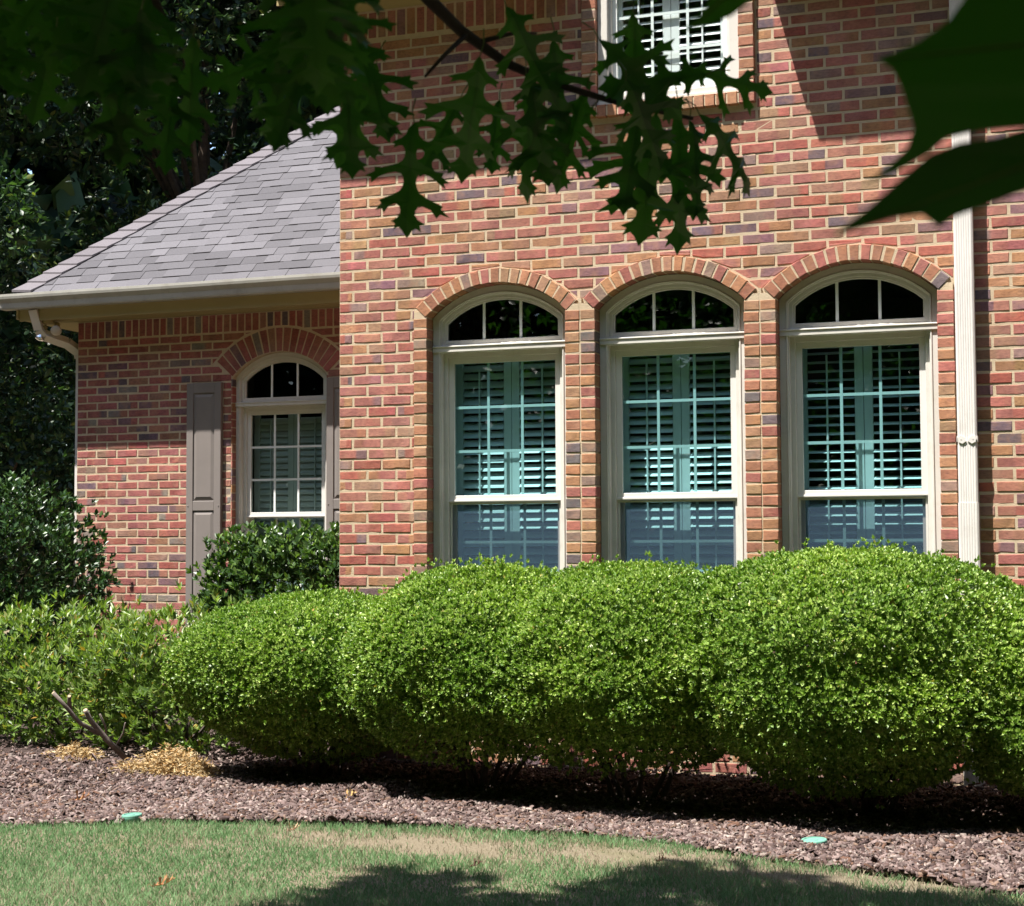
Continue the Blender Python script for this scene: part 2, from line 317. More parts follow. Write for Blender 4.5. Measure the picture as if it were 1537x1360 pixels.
def put_brick(mb,poly,fr,d=0.0,depth=.02,cols=None,plain=False,pal=PALB):
    """one brick: convex outline in (u,v) on the wall, softened front edges"""
    if area(poly)<.0004: return
    cu=sum(p[0] for p in poly)/len(poly); cv=sum(p[1] for p in poly)/len(poly)
    j=lambda s:random.uniform(-s,s)
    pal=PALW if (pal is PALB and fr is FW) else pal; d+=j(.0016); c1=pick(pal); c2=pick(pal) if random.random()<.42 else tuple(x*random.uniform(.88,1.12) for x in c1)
    poly=[(p[0]+j(.0012),p[1]+j(.0012)) for p in poly]
    us=[p[0] for p in poly]; u0,u1=min(us),max(us)
    if len(poly)==4 and not plain and u1-u0>.07:
        e=random.uniform(.25,.7); e2=min(.95,e+random.uniform(.03,.22)); (a,b_,c_,dd)=poly
        lerp=lambda p,q,t:(p[0]+(q[0]-p[0])*t,p[1]+(q[1]-p[1])*t)
        ring=[a,lerp(a,b_,e),lerp(a,b_,e2),b_,c_,lerp(dd,c_,e2),lerp(dd,c_,e),dd]; cl=[c1,c1,c2,c2,c2,c2,c1,c1]; inner=[(0,1,6,7),(1,2,5,6),(2,3,4,5)]
        ring=[(p[0],p[1]+(j(.001) if i in(1,2,5,6) else 0)) for i,p in enumerate(ring)]
    else: ring=poly; cl=[c1]*len(poly); inner=[tuple(range(len(poly)))]
    n=len(ring); s=.0032
    def ins(p,k):
        du,dv=cu-p[0],cv-p[1]; 
        q=(p[0]+math.copysign(min(abs(du),s+k),du),p[1]+math.copysign(min(abs(dv),s+k),dv)); return q
    fr_=[ins(p,random.random()**4*.004) for p in ring]
    vs=[fr(p[0],d+.0042+random.random()*.001,p[1]) for p in ring]+[fr(p[0],d+j(.0010),p[1]) for p in fr_]+[fr(p[0],d+depth,p[1]) for p in ring]
    fs=[tuple(n+i for i in f) for f in inner]
    for i in range(n):
        k=(i+1)%n; fs+= [(i,k,n+k,n+i),(2*n+i,2*n+k,k,i)]
    mb.add(vs,fs,0,cl*3)
class Hole:
    def __init__(s,cx,h,zb,zs,Rr): s.cx,s.h,s.zb,s.zs,s.R=cx,h,zb,zs,Rr; s.zc=zs-math.sqrt(Rr*Rr-h*h) if Rr else None
    def off(s,d):
        o=Hole.__new__(Hole); o.cx,o.h,o.zb,o.R,o.zc=s.cx,s.h-d,s.zb,(s.R-d if s.R else None),s.zc
        o.zs=(s.zc+math.sqrt(o.R**2-o.h**2)) if s.R else s.zs-d
        return o
    def outline(s,n=24,zb=None):       # from bottom-left up, over, down to bottom-right
        zb=s.zb if zb is None else zb
        pts=[(s.cx-s.h,zb),(s.cx-s.h,s.zs)]
        if s.R:
            a0=math.acos(-s.h/s.R); a1=math.acos(s.h/s.R)
            pts+= [(s.cx+s.R*math.cos(a0+(a1-a0)*i/n),s.zc+s.R*math.sin(a0+(a1-a0)*i/n)) for i in range(1,n)]
        return pts+[(s.cx+s.h,s.zs),(s.cx+s.h,zb)]
    def cut(s,polys):
        out=[]
        for p in polys:
            us=[q[0] for q in p]; vs=[q[1] for q in p]
            top=(s.zc+s.R) if s.R else s.zs
            if max(us)<=s.cx-s.h or min(us)>=s.cx+s.h or min(vs)>=top or max(vs)<=s.zb: out.append(p); continue
            cu=sum(us)/len(us); cv=sum(vs)/len(vs)
            if cv<s.zs or (not s.R):
                if not s.R and cv>s.zs: out.append(clip(p,0,-1,-s.zs)); continue
                if cv<s.zb: out.append(clip(p,0,1,s.zb)); continue
                if min(us)<s.cx-s.h: out.append(clip(p,1,0,s.cx-s.h))
                if max(us)>s.cx+s.h: out.append(clip(p,-1,0,-(s.cx+s.h)))
            else:
                if max(us)-min(us)>.12 and math.hypot(cu-s.cx,cv-s.zc)<s.R+.12:      # halve long bricks so the cut follows the curve
                    m_=cu; parts=[clip(p,1,0,m_),clip(p,-1,0,-m_)]; pieces=[]
                    q=p
                    dx_,dz_=cu-s.cx,cv-s.zc; l=math.hypot(dx_,dz_)+1e-6; q=clip(q,-dx_/l,-dz_/l,-(s.R+(dx_*s.cx+dz_*s.zc)/l))
                    out.append(q); continue
                dx_,dz_=cu-s.cx,cv-s.zc; l=math.hypot(dx_,dz_)+1e-6
                out.append(clip(p,-dx_/l,-dz_/l,-(s.R+(dx_*s.cx+dz_*s.zc)/l)))
        return [p for p in out if len(p)>2 and area(p)>.0004]
def brick_field(mb,fr,u0,u1,z0,z1,holes=(),ph=0,ztop=None,soldier=None):
    k0=int(math.floor((Z0-z1)/C)); k1=int(math.ceil((Z0-z0)/C))
    for k in range(k0,k1+1):
        zt=Z0-k*C; zb=zt-.0562
        if soldier and zt>soldier[0]+.01: continue
        if zt>z1 or zb<z0-.05: continue
        st=0 if (k+ph)%2==0 else .5
        x=u0-M_*(1-st) if st else u0
        du=random.uniform(-.003,.003)
        while x<u1:
            a,b_=max(x,u0),min(x+M_-.0120,u1)
            if b_-a>.02:
                jz=random.uniform(-.0012,.0012)
                polys=[[(a+(du if a>u0 else 0),zb+jz),(b_+(du if b_<u1 else 0),zb+jz),(b_+(du if b_<u1 else 0),zt+jz),(a+(du if a>u0 else 0),zt+jz)]]
                for h in holes: polys=h.cut(polys)
                for p in polys: put_brick(mb,p,fr)
            x+=M_
    if soldier:
        x=u0; 
        while x<u1:
            polys=[[(x,soldier[0]+.01),(min(x+.0572,u1),soldier[0]+.01),(min(x+.0572,u1),soldier[1]),(x,soldier[1])]]
            for h in holes: polys=h.cut(polys)
            for p in polys: put_brick(mb,p,fr,plain=True)
            x+=C
def panel(mb,fr,u0,u1,z0,z1,holes,d,mi=1):
    """flat mortar sheet with openings: column strips between the holes"""
    n=0
    cuts=sorted({u0,u1}|{e for h in holes for e in (h.cx-h.h,h.cx+h.h)})
    for a,b_ in zip(cuts,cuts[1:]):
        hs=sorted([h for h in holes if h.cx-h.h<(a+b_)/2<h.cx+h.h],key=lambda h:h.zb); z=z0
        for h in hs:
            mb.add([fr(a,d,z),fr(b_,d,z),fr(b_,d,h.zb),fr(a,d,h.zb)],[(0,1,2,3)],mi)
            nx=[g for g in hs if g.zb>h.zb]; zc_=(nx[0].zb if nx else z1)
            if h.zs>=z1: z=z1; continue
            top=lambda u:(h.zc+math.sqrt(max(h.R**2-(u-h.cx)**2,0))) if h.R else h.zs
            ol=[(a+(b_-a)*t/24,top(a+(b_-a)*t/24)) for t in range(25)]; m=25; zlim=max(q[1] for q in ol)+.02
            mb.add([fr(u,d,v) for u,v in ol]+[fr(u,d,zlim) for u,v in ol],[(i,i+1,m+i+1,m+i) for i in range(m-1)],mi)
            z=zlim
        if z<z1: mb.add([fr(a,d,z),fr(b_,d,z),fr(b_,d,z1),fr(a,d,z1)],[(0,1,2,3)],mi)
SP=1.108; OPW=.917; CXS=[1.0845+SP*i for i in range(3)]
ZS,RA=2.81,.648
mainH=[Hole(c,OPW/2,.72,ZS,RA) for c in CXS]
upH=Hole(2.195,.4425,4.06,5.75,None)
F0=lambda u,d,z:(u,d,z)
PROUD=.036
XR=7.3; ZE=4.83
# main front wall (the bay over the upper window rises between the two eaves)
b=MB(); bh=[h.off(-.05) for h in mainH]+[Hole(2.195,.4425+.05,4.02,5.8,None)]
bk_=[h.off(-.102) for h in mainH]+[Hole(2.195,.4425+.102,3.975,5.8,None)]
brick_field(b,F0,0,XR,0,ZE,bk_,0,soldier=(4.64,ZE-.01)); 
panel(b,F0,0,XR,-.1,ZE+.02,bh,.0024)
b.build('wall',[BRICK,MORTAR],house)
b=MB(); bh2=[Hole(2.195,.4425+.05,4.83,5.8,None)]
brick_field(b,F0,1.62,2.78,4.9,6.2,bh2); panel(b,F0,1.60,2.80,4.86,6.25,bh2,.0024)
b.box((1.60,.02,4.85),(1.62,1.6,6.25),1); b.box((2.78,.02,4.85),(2.80,1.6,6.25),1)
b.add([(1.6,.008,6.25),(2.8,.008,6.25),(2.2,.008,6.75)],[(0,1,2)],1); b.build('wall_dormer',[BRICK,MORTAR],house)
b=MB(); b.add([(1.55,-.03,6.2),(2.2,-.03,6.8),(2.2,3,6.8),(1.55,3,6.2)],[(0,1,2,3)]); b.add([(2.85,-.03,6.2),(2.85,3,6.2),(2.2,3,6.8),(2.2,-.03,6.8)],[(0,1,2,3)]); b.build('dormer_roof',SHINGLE,house)
# left side wall of the main block
FS=lambda u,d,z:(d,u,z)
b=MB(); brick_field(b,FS,.1,8,0,ZE,[],1); panel(b,FS,.008,8,-.1,ZE,[],.0024); b.build('wall',[BRICK,MORTAR],house)
# wing
wingH=Hole(-1.712,.435,.72,2.765,.585)
b=MB(); brick_field(b,FW,WX,0,0,WZ,[wingH],1,soldier=(3.12,WZ-.005)) if False else None
wh=[wingH.off(-.205)]; wstraight=Hole(-1.712,.435,.72,2.765,None)
class WH:                                                           # straight jambs plus tall radial arch
    def __init__(s): s.a=wingH.off(-.205); s.b=wingH
    def cut(s,polys):
        out=[]
        for p in polys:
            cv=sum(q[1] for q in p)/len(p); cu=sum(q[0] for q in p)/len(p)
            if cv<2.765: 
                if abs(cu+1.712)<.9: out+=Hole(-1.712,.445,.72,9,None).cut([p])
                else: out.append(p)
                continue
            dx_,dz_=cu-s.a.cx,cv-s.a.zc; l=math.hypot(dx_,dz_); angd=math.degrees(math.atan2(abs(dx_),dz_))
            if angd<49 and l<s.a.R+.14: p=clip(p,-dx_/l,-dz_/l,-(s.a.R+.01+(dx_*s.a.cx+dz_*s.a.zc)/l)); out.append(p)
            elif l<s.a.R+.02 and abs(dx_)<.9: 
                sg=1 if dx_>0 else -1; t=R(90-48.5); nx,nz=sg*math.sin(t),-math.cos(t)
                p=clip(p,-nx,-nz,-(nx*s.a.cx+nz*s.a.zc)-.01); out.append(p)
            else: out.append(p)
        return [p for p in out if len(p)>2 and area(p)>.0004]
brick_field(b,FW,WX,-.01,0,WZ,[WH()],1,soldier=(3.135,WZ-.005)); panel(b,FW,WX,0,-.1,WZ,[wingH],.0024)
# radial arch bricks of the wing window and its reveal
na=17; a0=R(90-48); 
for i in range(na):
    t0=a0+(math.pi-2*a0)*(i+.09)/na; t1=a0+(math.pi-2*a0)*(i+.91)/na; H=wingH
    r0,r1=H.R+.004,H.R+.197
    put_brick(b,[(H.cx+r0*math.cos(t1),H.zc+r0*math.sin(t1)),(H.cx+r0*math.cos(t0),H.zc+r0*math.sin(t0)),(H.cx+r1*math.cos(t0),H.zc+r1*math.sin(t0)),(H.cx+r1*math.cos(t1),H.zc+r1*math.sin(t1))],FW,-.002,.1,plain=True)
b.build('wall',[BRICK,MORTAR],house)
def reveal(name,fr,H,d0,d1,pal=PALB,parent=None):
    """brick returns inside an opening without a projecting border"""
    b=MB(); ol=H.outline(18); n=len(ol)
    o2=H.off(-.012).outline(18)
    b.add([fr(u,d0+.004,v) for u,v in ol]+[fr(u,d1,v) for u,v in ol],[(i,i+1,n+i+1,n+i) for i in range(n-1)],1)
    k=int((H.zs-H.zb)/C)
    for i in range(k):
        z=H.zb+i*C
        for sg in (-1,1):
            x=H.cx+sg*H.h; b.box(fr(x-sg*.003,d0-.002,z+.005),fr(x+sg*.008,d1-.002,z+.0625),0,pick(pal))
    b.build('window_reveal',[BRICK,MORTAR],house)
reveal('window_reveal',FW,wingH,0,.10)
b=MB(); FS2=lambda u,d,z:(WX+d,u,z)
brick_field(b,FS2,WY+.02,8,0,WZ,[],0); panel(b,FS2,WY+.008,8,-.1,WZ,[],.0024); b.build('wall',[BRICK,MORTAR],house)
# rear walls, floors and rooms (closed shell so the rooms are dark)
b=MB()
b.box((XR-.02,.02,-.1),(XR,8,ZE)); b.box((WX+.02,8,-.1),(XR,8.1,ZE)); b.build('rear_wall',MORTAR,house)
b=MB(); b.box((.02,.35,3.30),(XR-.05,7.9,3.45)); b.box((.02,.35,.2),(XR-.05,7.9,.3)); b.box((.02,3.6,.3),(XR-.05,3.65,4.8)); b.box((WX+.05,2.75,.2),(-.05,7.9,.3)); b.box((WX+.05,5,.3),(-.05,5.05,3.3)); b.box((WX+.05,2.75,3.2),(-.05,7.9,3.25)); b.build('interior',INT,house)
# ---- projecting brick borders of the three arched windows and the upper window
def border(H,zb,last=False):
    b=MB(); Wd=.0925; n=int((H.zs-zb)/C)
    for sg in (-1,1):
        x0=H.cx+sg*H.h; x1=x0+sg*Wd
        b.box((x0+sg*.004,-PROUD+.0028,zb-.1),(x1-sg*.004,.11,H.zs+.03),1)
        zt=H.zs-.012
        for i in range(n+1):
            z1=zt-i*C; z0=z1-.0575; jx=random.uniform(-.002,.002); lo,hi=sorted((x0+sg*.0+jx,x1+jx))
            put_brick(b,[(lo,z0),(hi,z0),(hi,z1),(lo,z1)],F0,-PROUD,.145,plain=True,pal=ORNG)
    ol=H.off(-.004).outline(28); m=len(ol); ou=H.off(-Wd+.006); 
    a0=math.acos(H.h/H.R)-.02
    arc=lambda r,t:(H.cx+r*math.cos(t),H.zc+r*math.sin(t))
    N_=26; ts=[a0+(math.pi-2*a0)*i/N_ for i in range(N_+1)]
    r0,r1=H.R+.004,H.R+Wd-.004
    for d0,d1 in ((-PROUD+.0028,.11),):
        vs=[F0(u,d0,v) for u,v in (arc(r0,t) for t in ts)]+[F0(u,d0,v) for u,v in (arc(r1,t) for t in ts)]+[F0(u,d1,v) for u,v in (arc(r0,t) for t in ts)]+[F0(u,d1,v) for u,v in (arc(r1,t) for t in ts)]
        q=N_+1; fs=[]
        for i in range(N_): fs+= [(i,q+i,q+i+1,i+1),(q+i,3*q+i,3*q+i+1,q+i+1),(2*q+i,i,i+1,2*q+i+1)]
        b.add(vs,fs,1)
    na=17
    for i in range(na):
        t0=a0+(math.pi-2*a0)*(i+.085)/na; t1=a0+(math.pi-2*a0)*(i+.915)/na; rr=random.uniform(-.003,.003)
        put_brick(b,[arc(H.R+rr,t1),arc(H.R+rr,t0),arc(H.R+Wd+rr,t0),arc(H.R+Wd+rr,t1)],F0,-PROUD,.145,plain=True,pal=ORNG)
    b.build('brick_arch',[BRICK,MORTAR],house)
for H in mainH: border(H,.5)
for H in mainH[:2]:
    b=MB(); x=H.cx+H.h+.0925-.006; b.box((x,-PROUD+.004,.4),(x+.0185,.02,2.87),0); b.build('pier_joint',MORTAR,house)
b=MB(); H=upH
for sg in (-1,1):
    x0=H.cx+sg*H.h; x1=x0+sg*.0925
    b.box((x0+sg*.004,-PROUD+.0028,3.99),(x1-sg*.004,.11,5.8),1)
    for i in range(27):
        z0=3.985+i*C; jx=random.uniform(-.002,.002); lo,hi=sorted((x0+jx,x1+jx)); put_brick(b,[(lo,z0),(hi,z0),(hi,z0+.0575),(lo,z0+.0575)],F0,-PROUD,.145,plain=True,pal=ORNG)
b.box((H.cx-H.h,-PROUD+.0028,3.988),(H.cx+H.h,.11,4.045),1)
x=H.cx-H.h+.004
while x<H.cx+H.h-.05:
    put_brick(b,[(x,3.98),(x+.0575,3.98),(x+.0575,4.055),(x,4.055)],F0,-PROUD-.004,.15,plain=True,pal=ORNG); x+=C*1.0
b.build('brick_surround',[BRICK,MORTAR],house)
# ---- windows
def band(b,Ho,Hi,d0,d1,fr,zo=None,zi=None,n=24,outer=False):
    """flat trim between two outlines at depth d0, its inner edge returning to d1"""
    A=Ho.outline(n,zo); B=Hi.outline(n,zi if zi is not None else zo); m=len(A)
    vs=[fr(u,d0,v) for u,v in A]+[fr(u,d0,v) for u,v in B]+[fr(u,d1,v) for u,v in B]+[fr(u,d1,v) for u,v in A]
    fs=[]
    for i in range(m-1): fs+= [(i,m+i,m+i+1,i+1),(m+i,2*m+i,2*m+i+1,m+i+1)]+([(3*m+i,i,i+1,3*m+i+1)] if outer else [])
    b.add(vs,fs)
def rectframe(b,fr,x0,x1,z0,z1,w,d0,d1,wt=None,wb=None):
    wt=w if wt is None else wt; wb=w if wb is None else wb
    b.box(fr(x0,d0,z0),fr(x0+w,d1,z1)); b.box(fr(x1-w,d0,z0),fr(x1,d1,z1))
    b.box(fr(x0+w,d0+.0005,z1-wt),fr(x1-w,d1,z1)); b.box(fr(x0+w,d0+.0005,z0),fr(x1-w,d1,z0+wb))
def louvers(win,fr,x0,x1,z0,z1,d,tilts,zmids,rod=True,label=None):
    """a pair of plantation shutter panels meeting in the middle"""
    xm=(x0+x1)/2
    for k,(a,c) in enumerate(((x0,xm-.002),(xm+.002,x1))):
        b=MB(); st=.05
        rectframe(b,fr,a,c,z0,z1,st,d,d+.028,.075,.09)
        for zm in zmids: b.box(fr(a+st,d+.001,zm-.035),fr(c-st,d+.027,zm+.035))
        pit=.0535; tl=tilts[k]
        z=z0+.09+.02
        while z<z1-.085:
            if all(abs(z-zm)>.05 for zm in zmids):
                t=tl+random.uniform(-.03,.03); cy,sy=math.cos(t),math.sin(t); hw=.0305; th=.0045
                pr=[(-hw,0),(-hw*.5,th),(hw*.5,th),(hw,0),(hw*.5,-th),(-hw*.5,-th)]
                pts=[(d+.014+u*cy-v*sy, z+u*sy+v*cy) for u,v in pr]; n=6
                b.add([fr(a+st+.002,p,q) for p,q in pts]+[fr(c-st-.002,p,q) for p,q in pts],[tuple(range(n)),tuple(range(2*n-1,n-1,-1))]+[(i,n+i,n+(i+1)%n,(i+1)%n) for i in range(n)])
            z+=pit
        if rod:
            xr=(a+c)/2+.02*(1 if k else -1); b.box(fr(xr-.005,d-.02,z0+.12),fr(xr+.005,d-.010,z1-.12))
        b.build('plantation_shutter',SHUTW,win)
def grille(win,fr,x0,x1,z0,z1,d,nx,nz,w=.017,m=None,clipH=None):
    b=MB()
    for i in range(1,nx):
        if nz==1: b=MB()
        x=x0+(x1-x0)*i/nx; zt=z1
        if clipH: zt=clipH.zc+math.sqrt(clipH.R**2-(x-clipH.cx)**2)+.004
        b.box(fr(x-w/2,d,z0),fr(x+w/2,d+.006,zt))
        if nz==1: b.build('muntin',m or GRILLE,win)
    if nz==1: return
    for i in range(1,nz):
        z=z0+(z1-z0)*i/nz; b.box(fr(x0,d+.0008,z-w/2),fr(x1,d+.0052,z+w/2))
    b.build('grille',m or GRILLE,win)
def sheet(name,fr,x0,x1,z0,z1,d,m,win):
    b=MB(); b.add([fr(x0,d,z0),fr(x1,d,z0),fr(x1,d,z1),fr(x0,d,z1)],[(0,1,2,3)]); return b.build(name,m,win)
def arched_window(H,fr,zh,hb,zrail,zsill,tilts,dc=.065,label=None,jam=.055,screen=True,zmids=(),glass=GLASS,railh=.043):
    b=MB(); c=H.cx; h=H.h
    i1=H.off(jam); i2=H.off(jam+.034)
    oo=H.off(.0015)
    band(b,oo,H.off(jam-.016),dc,dc+.02,fr,zsill-.02)
    band(b,H.off(jam-.016),H.off(jam-.006),dc-.006,dc+.02,fr,zsill-.02,outer=True)
    band(b,H.off(jam-.006),i1,dc+.006,dc+.1,fr,zsill-.02)
    band(b,i1,H.off(jam+.022),dc+.024,dc+.032,fr,zh-.01); band(b,H.off(jam+.022),i2,dc+.032,dc+.06,fr,zh-.01)       # transom frame
    x0,x1=c-h+jam,c+h-jam
    b.box(fr(x0,dc+.026,zh-.01),fr(x1,dc+.06,zh+.037)); b.box(fr(x0,dc+.02,zh-.01),fr(x1,dc+.03,zh+.012))
    b.box(fr(c-h+.002,dc-.012,zh-hb),fr(c+h-.002,dc+.09,zh))                                    # header between transom and sash
    b.box(fr(c-h+.002,dc-.018,zh-.010),fr(c+h-.002,dc-.010,zh))
    # sash frame (jambs + head)
    zt=zh-hb
    rectframe(b,fr,x0-.002,x1+.002,zsill,zt+.01,.031,dc+.05,dc+.13,.042,.03)
    b.box(fr(c-h-.0,dc-.03,zsill-.06),fr(c+h+.0,dc+.15,zsill-.005))
    win=b.build('window',TRIM,house,bevel=.0025); tag(win,label)
    xs0,xs1=x0+.029,x1-.029; zu=zt-.032
    sb=MB(); rectframe(sb,fr,xs0,xs1,zrail,zu,.036,dc+.065,dc+.095,.036,railh); sb.box(fr(xs0,dc+.057,zrail+.004),fr(xs1,dc+.07,zrail+.016)); sb.build('sash',SASH,win,bevel=.0015)
    sb=MB(); rectframe(sb,fr,xs0,xs1,zsill+.03,zrail+.03,.036,dc+.1,dc+.128,.036,.06); sb.build('sash',SASH,win,bevel=.0015)
    gx0,gx1=xs0+.034,xs1-.034
    sheet('pane',fr,gx0,gx1,zrail+railh-.002,zu-.034,dc+.08,glass,win); sheet('pane',fr,gx0,gx1,zsill+.08,zrail,dc+.115,glass,win)
    b2=MB(); ol=i2.off(-.002).outline(22,zh+.035); b2.add([fr(u,dc+.045,v) for u,v in ol],[tuple(range(len(ol)))]); b2.build('pane',GLASSD,win)
    gd=.084 if screen else .072; grille(win,fr,gx0,gx1,zrail+railh,zu-.036,dc+gd,3,3); grille(win,fr,gx0,gx1,zsill+.09,zrail,dc+gd+.035,3,3)
    grille(win,fr,i2.cx-i2.h,i2.cx+i2.h,zh+.037,0,dc+.036,3,1,clipH=i2)
    if screen:
        s=MB(); rectframe(s,fr,xs0+.004,xs1-.004,zsill+.032,zrail-.004,.012,dc+.074,dc+.082,.01,.01)
        s.build('screen_frame',TRIM,win); sheet('insect_screen',fr,xs0+.014,xs1-.014,zsill+.04,zrail-.01,dc+.078,SCREEN,win)
    louvers(win,fr,x0+.02,x1-.02,zsill+.05,zt+.02,dc+.20,tilts,zmids)
    b3=MB(); b3.box(fr(x0,dc+.19,zt-.0),fr(x1,dc+.24,zt+.05)); b3.build('shutter_frame',SHUTW,win)
    # blind reveal between sash and room
    b4=MB()
    for xx in (c-h-.005,c+h-.02): b4.box(fr(xx,dc+.131,zsill),fr(xx+.025,dc+.27,H.zs+.2))
    b4.box(fr(c-h,dc+.131,zsill-.03),fr(c+h,dc+.27,zsill)); b4.build('interior_jamb',INT,win)
    return win
ZH,HB,ZR=2.628,.040,1.637
arched_window(mainH[0],F0,ZH,HB,ZR,.79,(.85,.72),label='left arched window with its louvres mostly closed')
arched_window(mainH[1],F0,ZH,HB,ZR,.79,(.74,.62),label='middle arched window beside two brick piers')
arched_window(mainH[2],F0,ZH,HB,ZR,.79,(.33,.36),label='right arched window with open louvres beside the downspout')
arched_window(wingH,FW,2.556,.036,1.60,.75,(1.15,1.15),dc=.06,jam=.045,glass=GLASSW,label='small arched window of the wing between taupe shutters',screen=False)
# upper window (square headed)
b=MB(); h=upH.h; c=upH.cx; zb=4.057; fr=F0
rectframe(b,fr,c-h+.002,c+h-.002,zb,5.74,.062,.0,.10,.06,.055); rectframe(b,fr,c-h+.06,c+h-.06,zb+.05,5.69,.022,.03,.13,.03,.03)
b.box(fr(c-h,-.012,zb),fr(c+h,.03,zb+.02))
win=b.build('window',TRIM,house,bevel=.0025); tag(win,'upper window with bright open louvres behind the oak branch')
x0,x1=c-h+.08,c+h-.08
sb=MB(); rectframe(sb,fr,x0,x1,zb+.078,4.86,.03,.055,.085,.03,.03); sb.build('sash',GRILLE,win); sb=MB(); rectframe(sb,fr,x0,x1,4.83,5.66,.03,.025,.05,.03,.03); sb.build('sash',GRILLE,win)
sheet('pane',fr,x0+.028,x1-.028,zb+.10,4.84,.066,GLASSU,win); sheet('pane',fr,x0+.028,x1-.028,4.85,5.64,.036,GLASSU,win)
grille(win,fr,x0+.03,x1-.03,zb+.10,4.84,.070,3,3); grille(win,fr,x0+.03,x1-.03,4.86,5.64,.040,3,3)
louvers(win,fr,x0+.005,x1-.005,zb+.09,5.66,.095,(.60,.60),())
# ---- soffits, fascias, gutters
def gutter(name,x0,x1,yf,zt,capL=True):
    """K-style gutter along x, front lip at yf, top at zt"""
    prof=[(.118,.0),(.118,-.125),(.035,-.125),(.030,-.112),(.026,-.075),(.004,-.04),(.0,-.02),(.0,0),(.010,.002),(.012,-.01),(.0135,-.022),(.036,-.075),(.042,-.115),(.110,-.117),(.110,0)]
    b=MB(); n=len(prof); k=max(2,int((x1-x0)/.6)); xs=[x0+(x1-x0)*i/k for i in range(k+1)]
    vs=[(x,yf+p,zt+q+.0015*math.sin(x*3)) for x in xs for p,q in prof]
    b.add(vs,[(i*n+j,i*n+(j+1)%n,(i+1)*n+(j+1)%n,(i+1)*n+j) for i in range(k) for j in range(n)])
    for x in (x0,x1): b.add([(x,yf+p,zt+q) for p,q in prof[:8]],[tuple(range(8))])
    b.tube([(x0,yf-.001,zt-.118),(x1,yf+.03,zt-.118)],.001,4) if False else None
    return b.build(name,GUTTER,house)
GY=1.972
gutter('gutter',-4.165,.0,GY,3.505)
b=MB(); b.box((-4.03,GY+.119,3.30),(0,GY+.14,3.50)); b.box((-4.03,GY+.141,3.295),(-.0,WY-.005,3.305)); b.box((-4.03,GY+.119,3.285),(0,GY+.135,3.2995))
b.box((-4.03,WY-.004,3.295),(WX-.005,8.3,3.305)); b.box((-4.05,GY+.10,3.30),(-4.031,8.3,3.47))
for yy in (2.17,2.25,2.33): b.box((-4.0,yy,3.2925),(0,yy+.006,3.2945))
b.build('soffit',SOFFIT,house)
for (x0,x1) in ((-.30,1.60),(2.79,XR+.3)):
    gutter('gutter',x0,x1,-.43,5.02)
    b=MB(); b.box((x0+.0,-.311,4.83),(x1,-.29,5.01)); b.box((x0,-.289,4.83),(x1,-.003,4.845)); b.build('soffit',SOFFIT,house)
FASC=m_simple('fascia_paint',(.55,.43,.30),.55,.08,4)
b=MB(); b.box((-.30,-.30,4.845),(-.285,8.3,5.01)); b.box((-.30,-.30,4.83),(-.0,8.3,4.843)); b.build('fascia',FASC,house)
# ---- wing roof: laminated shingles laid course by course
PIT=.93; EX,EY,EZ=-4.06,2.02,3.502; SL=math.hypot(1,PIT)
def rp(x,t,h=0): return (x,EY+t/SL-h*PIT/SL,EZ+t*PIT/SL+h/SL)
b=MB(); TT=3.25*SL; expo=.113; nco=int(TT/expo)
b.add([rp(EX,0,-.004),rp(.0,0,-.004),rp(.0,TT,-.004),rp(EX+3.25,TT,-.004)],[(0,1,2,3)],0,(.08,.075,.08))
def slab(poly,h0,h1,col):
    n=len(poly); ts=[p[1] for p in poly]; t0,t1=min(ts),max(ts)
    H_=lambda t:h0+(h1-h0)*(t-t0)/(t1-t0+1e-9)
    b.add([rp(u,t,H_(t)) for u,t in poly]+[rp(u,t,-.002) for u,t in poly],[tuple(range(n))]+[(n+i,n+(i+1)%n,(i+1)%n,i) for i in range(n)],0,col)
for j in range(nco):
    t0=j*expo; x=EX-random.random()*.2; t1=t0+expo+.012; raised=random.random()<.5
    row=random.uniform(.94,1.06)
    while x<0:
        wd=random.uniform(.10,.30); raised=not raised
        k=random.choice((.090,.100,.110,.117,.122))*row*random.uniform(.95,1.05); col=(k*1.0,k*.96,k*1.05)
        poly=[(x,t0),(min(x+wd-.001,0),t0),(min(x+wd-.001,0),t1),(x,t1)]
        poly=clip(poly,-1,1/SL,-EX)                       # left of the hip removed
        if len(poly)>2 and area(poly)>.0005:
            hh=.0100 if raised else .0055
            slab(poly,hh,.0035 if raised else .001,col)
        x+=wd
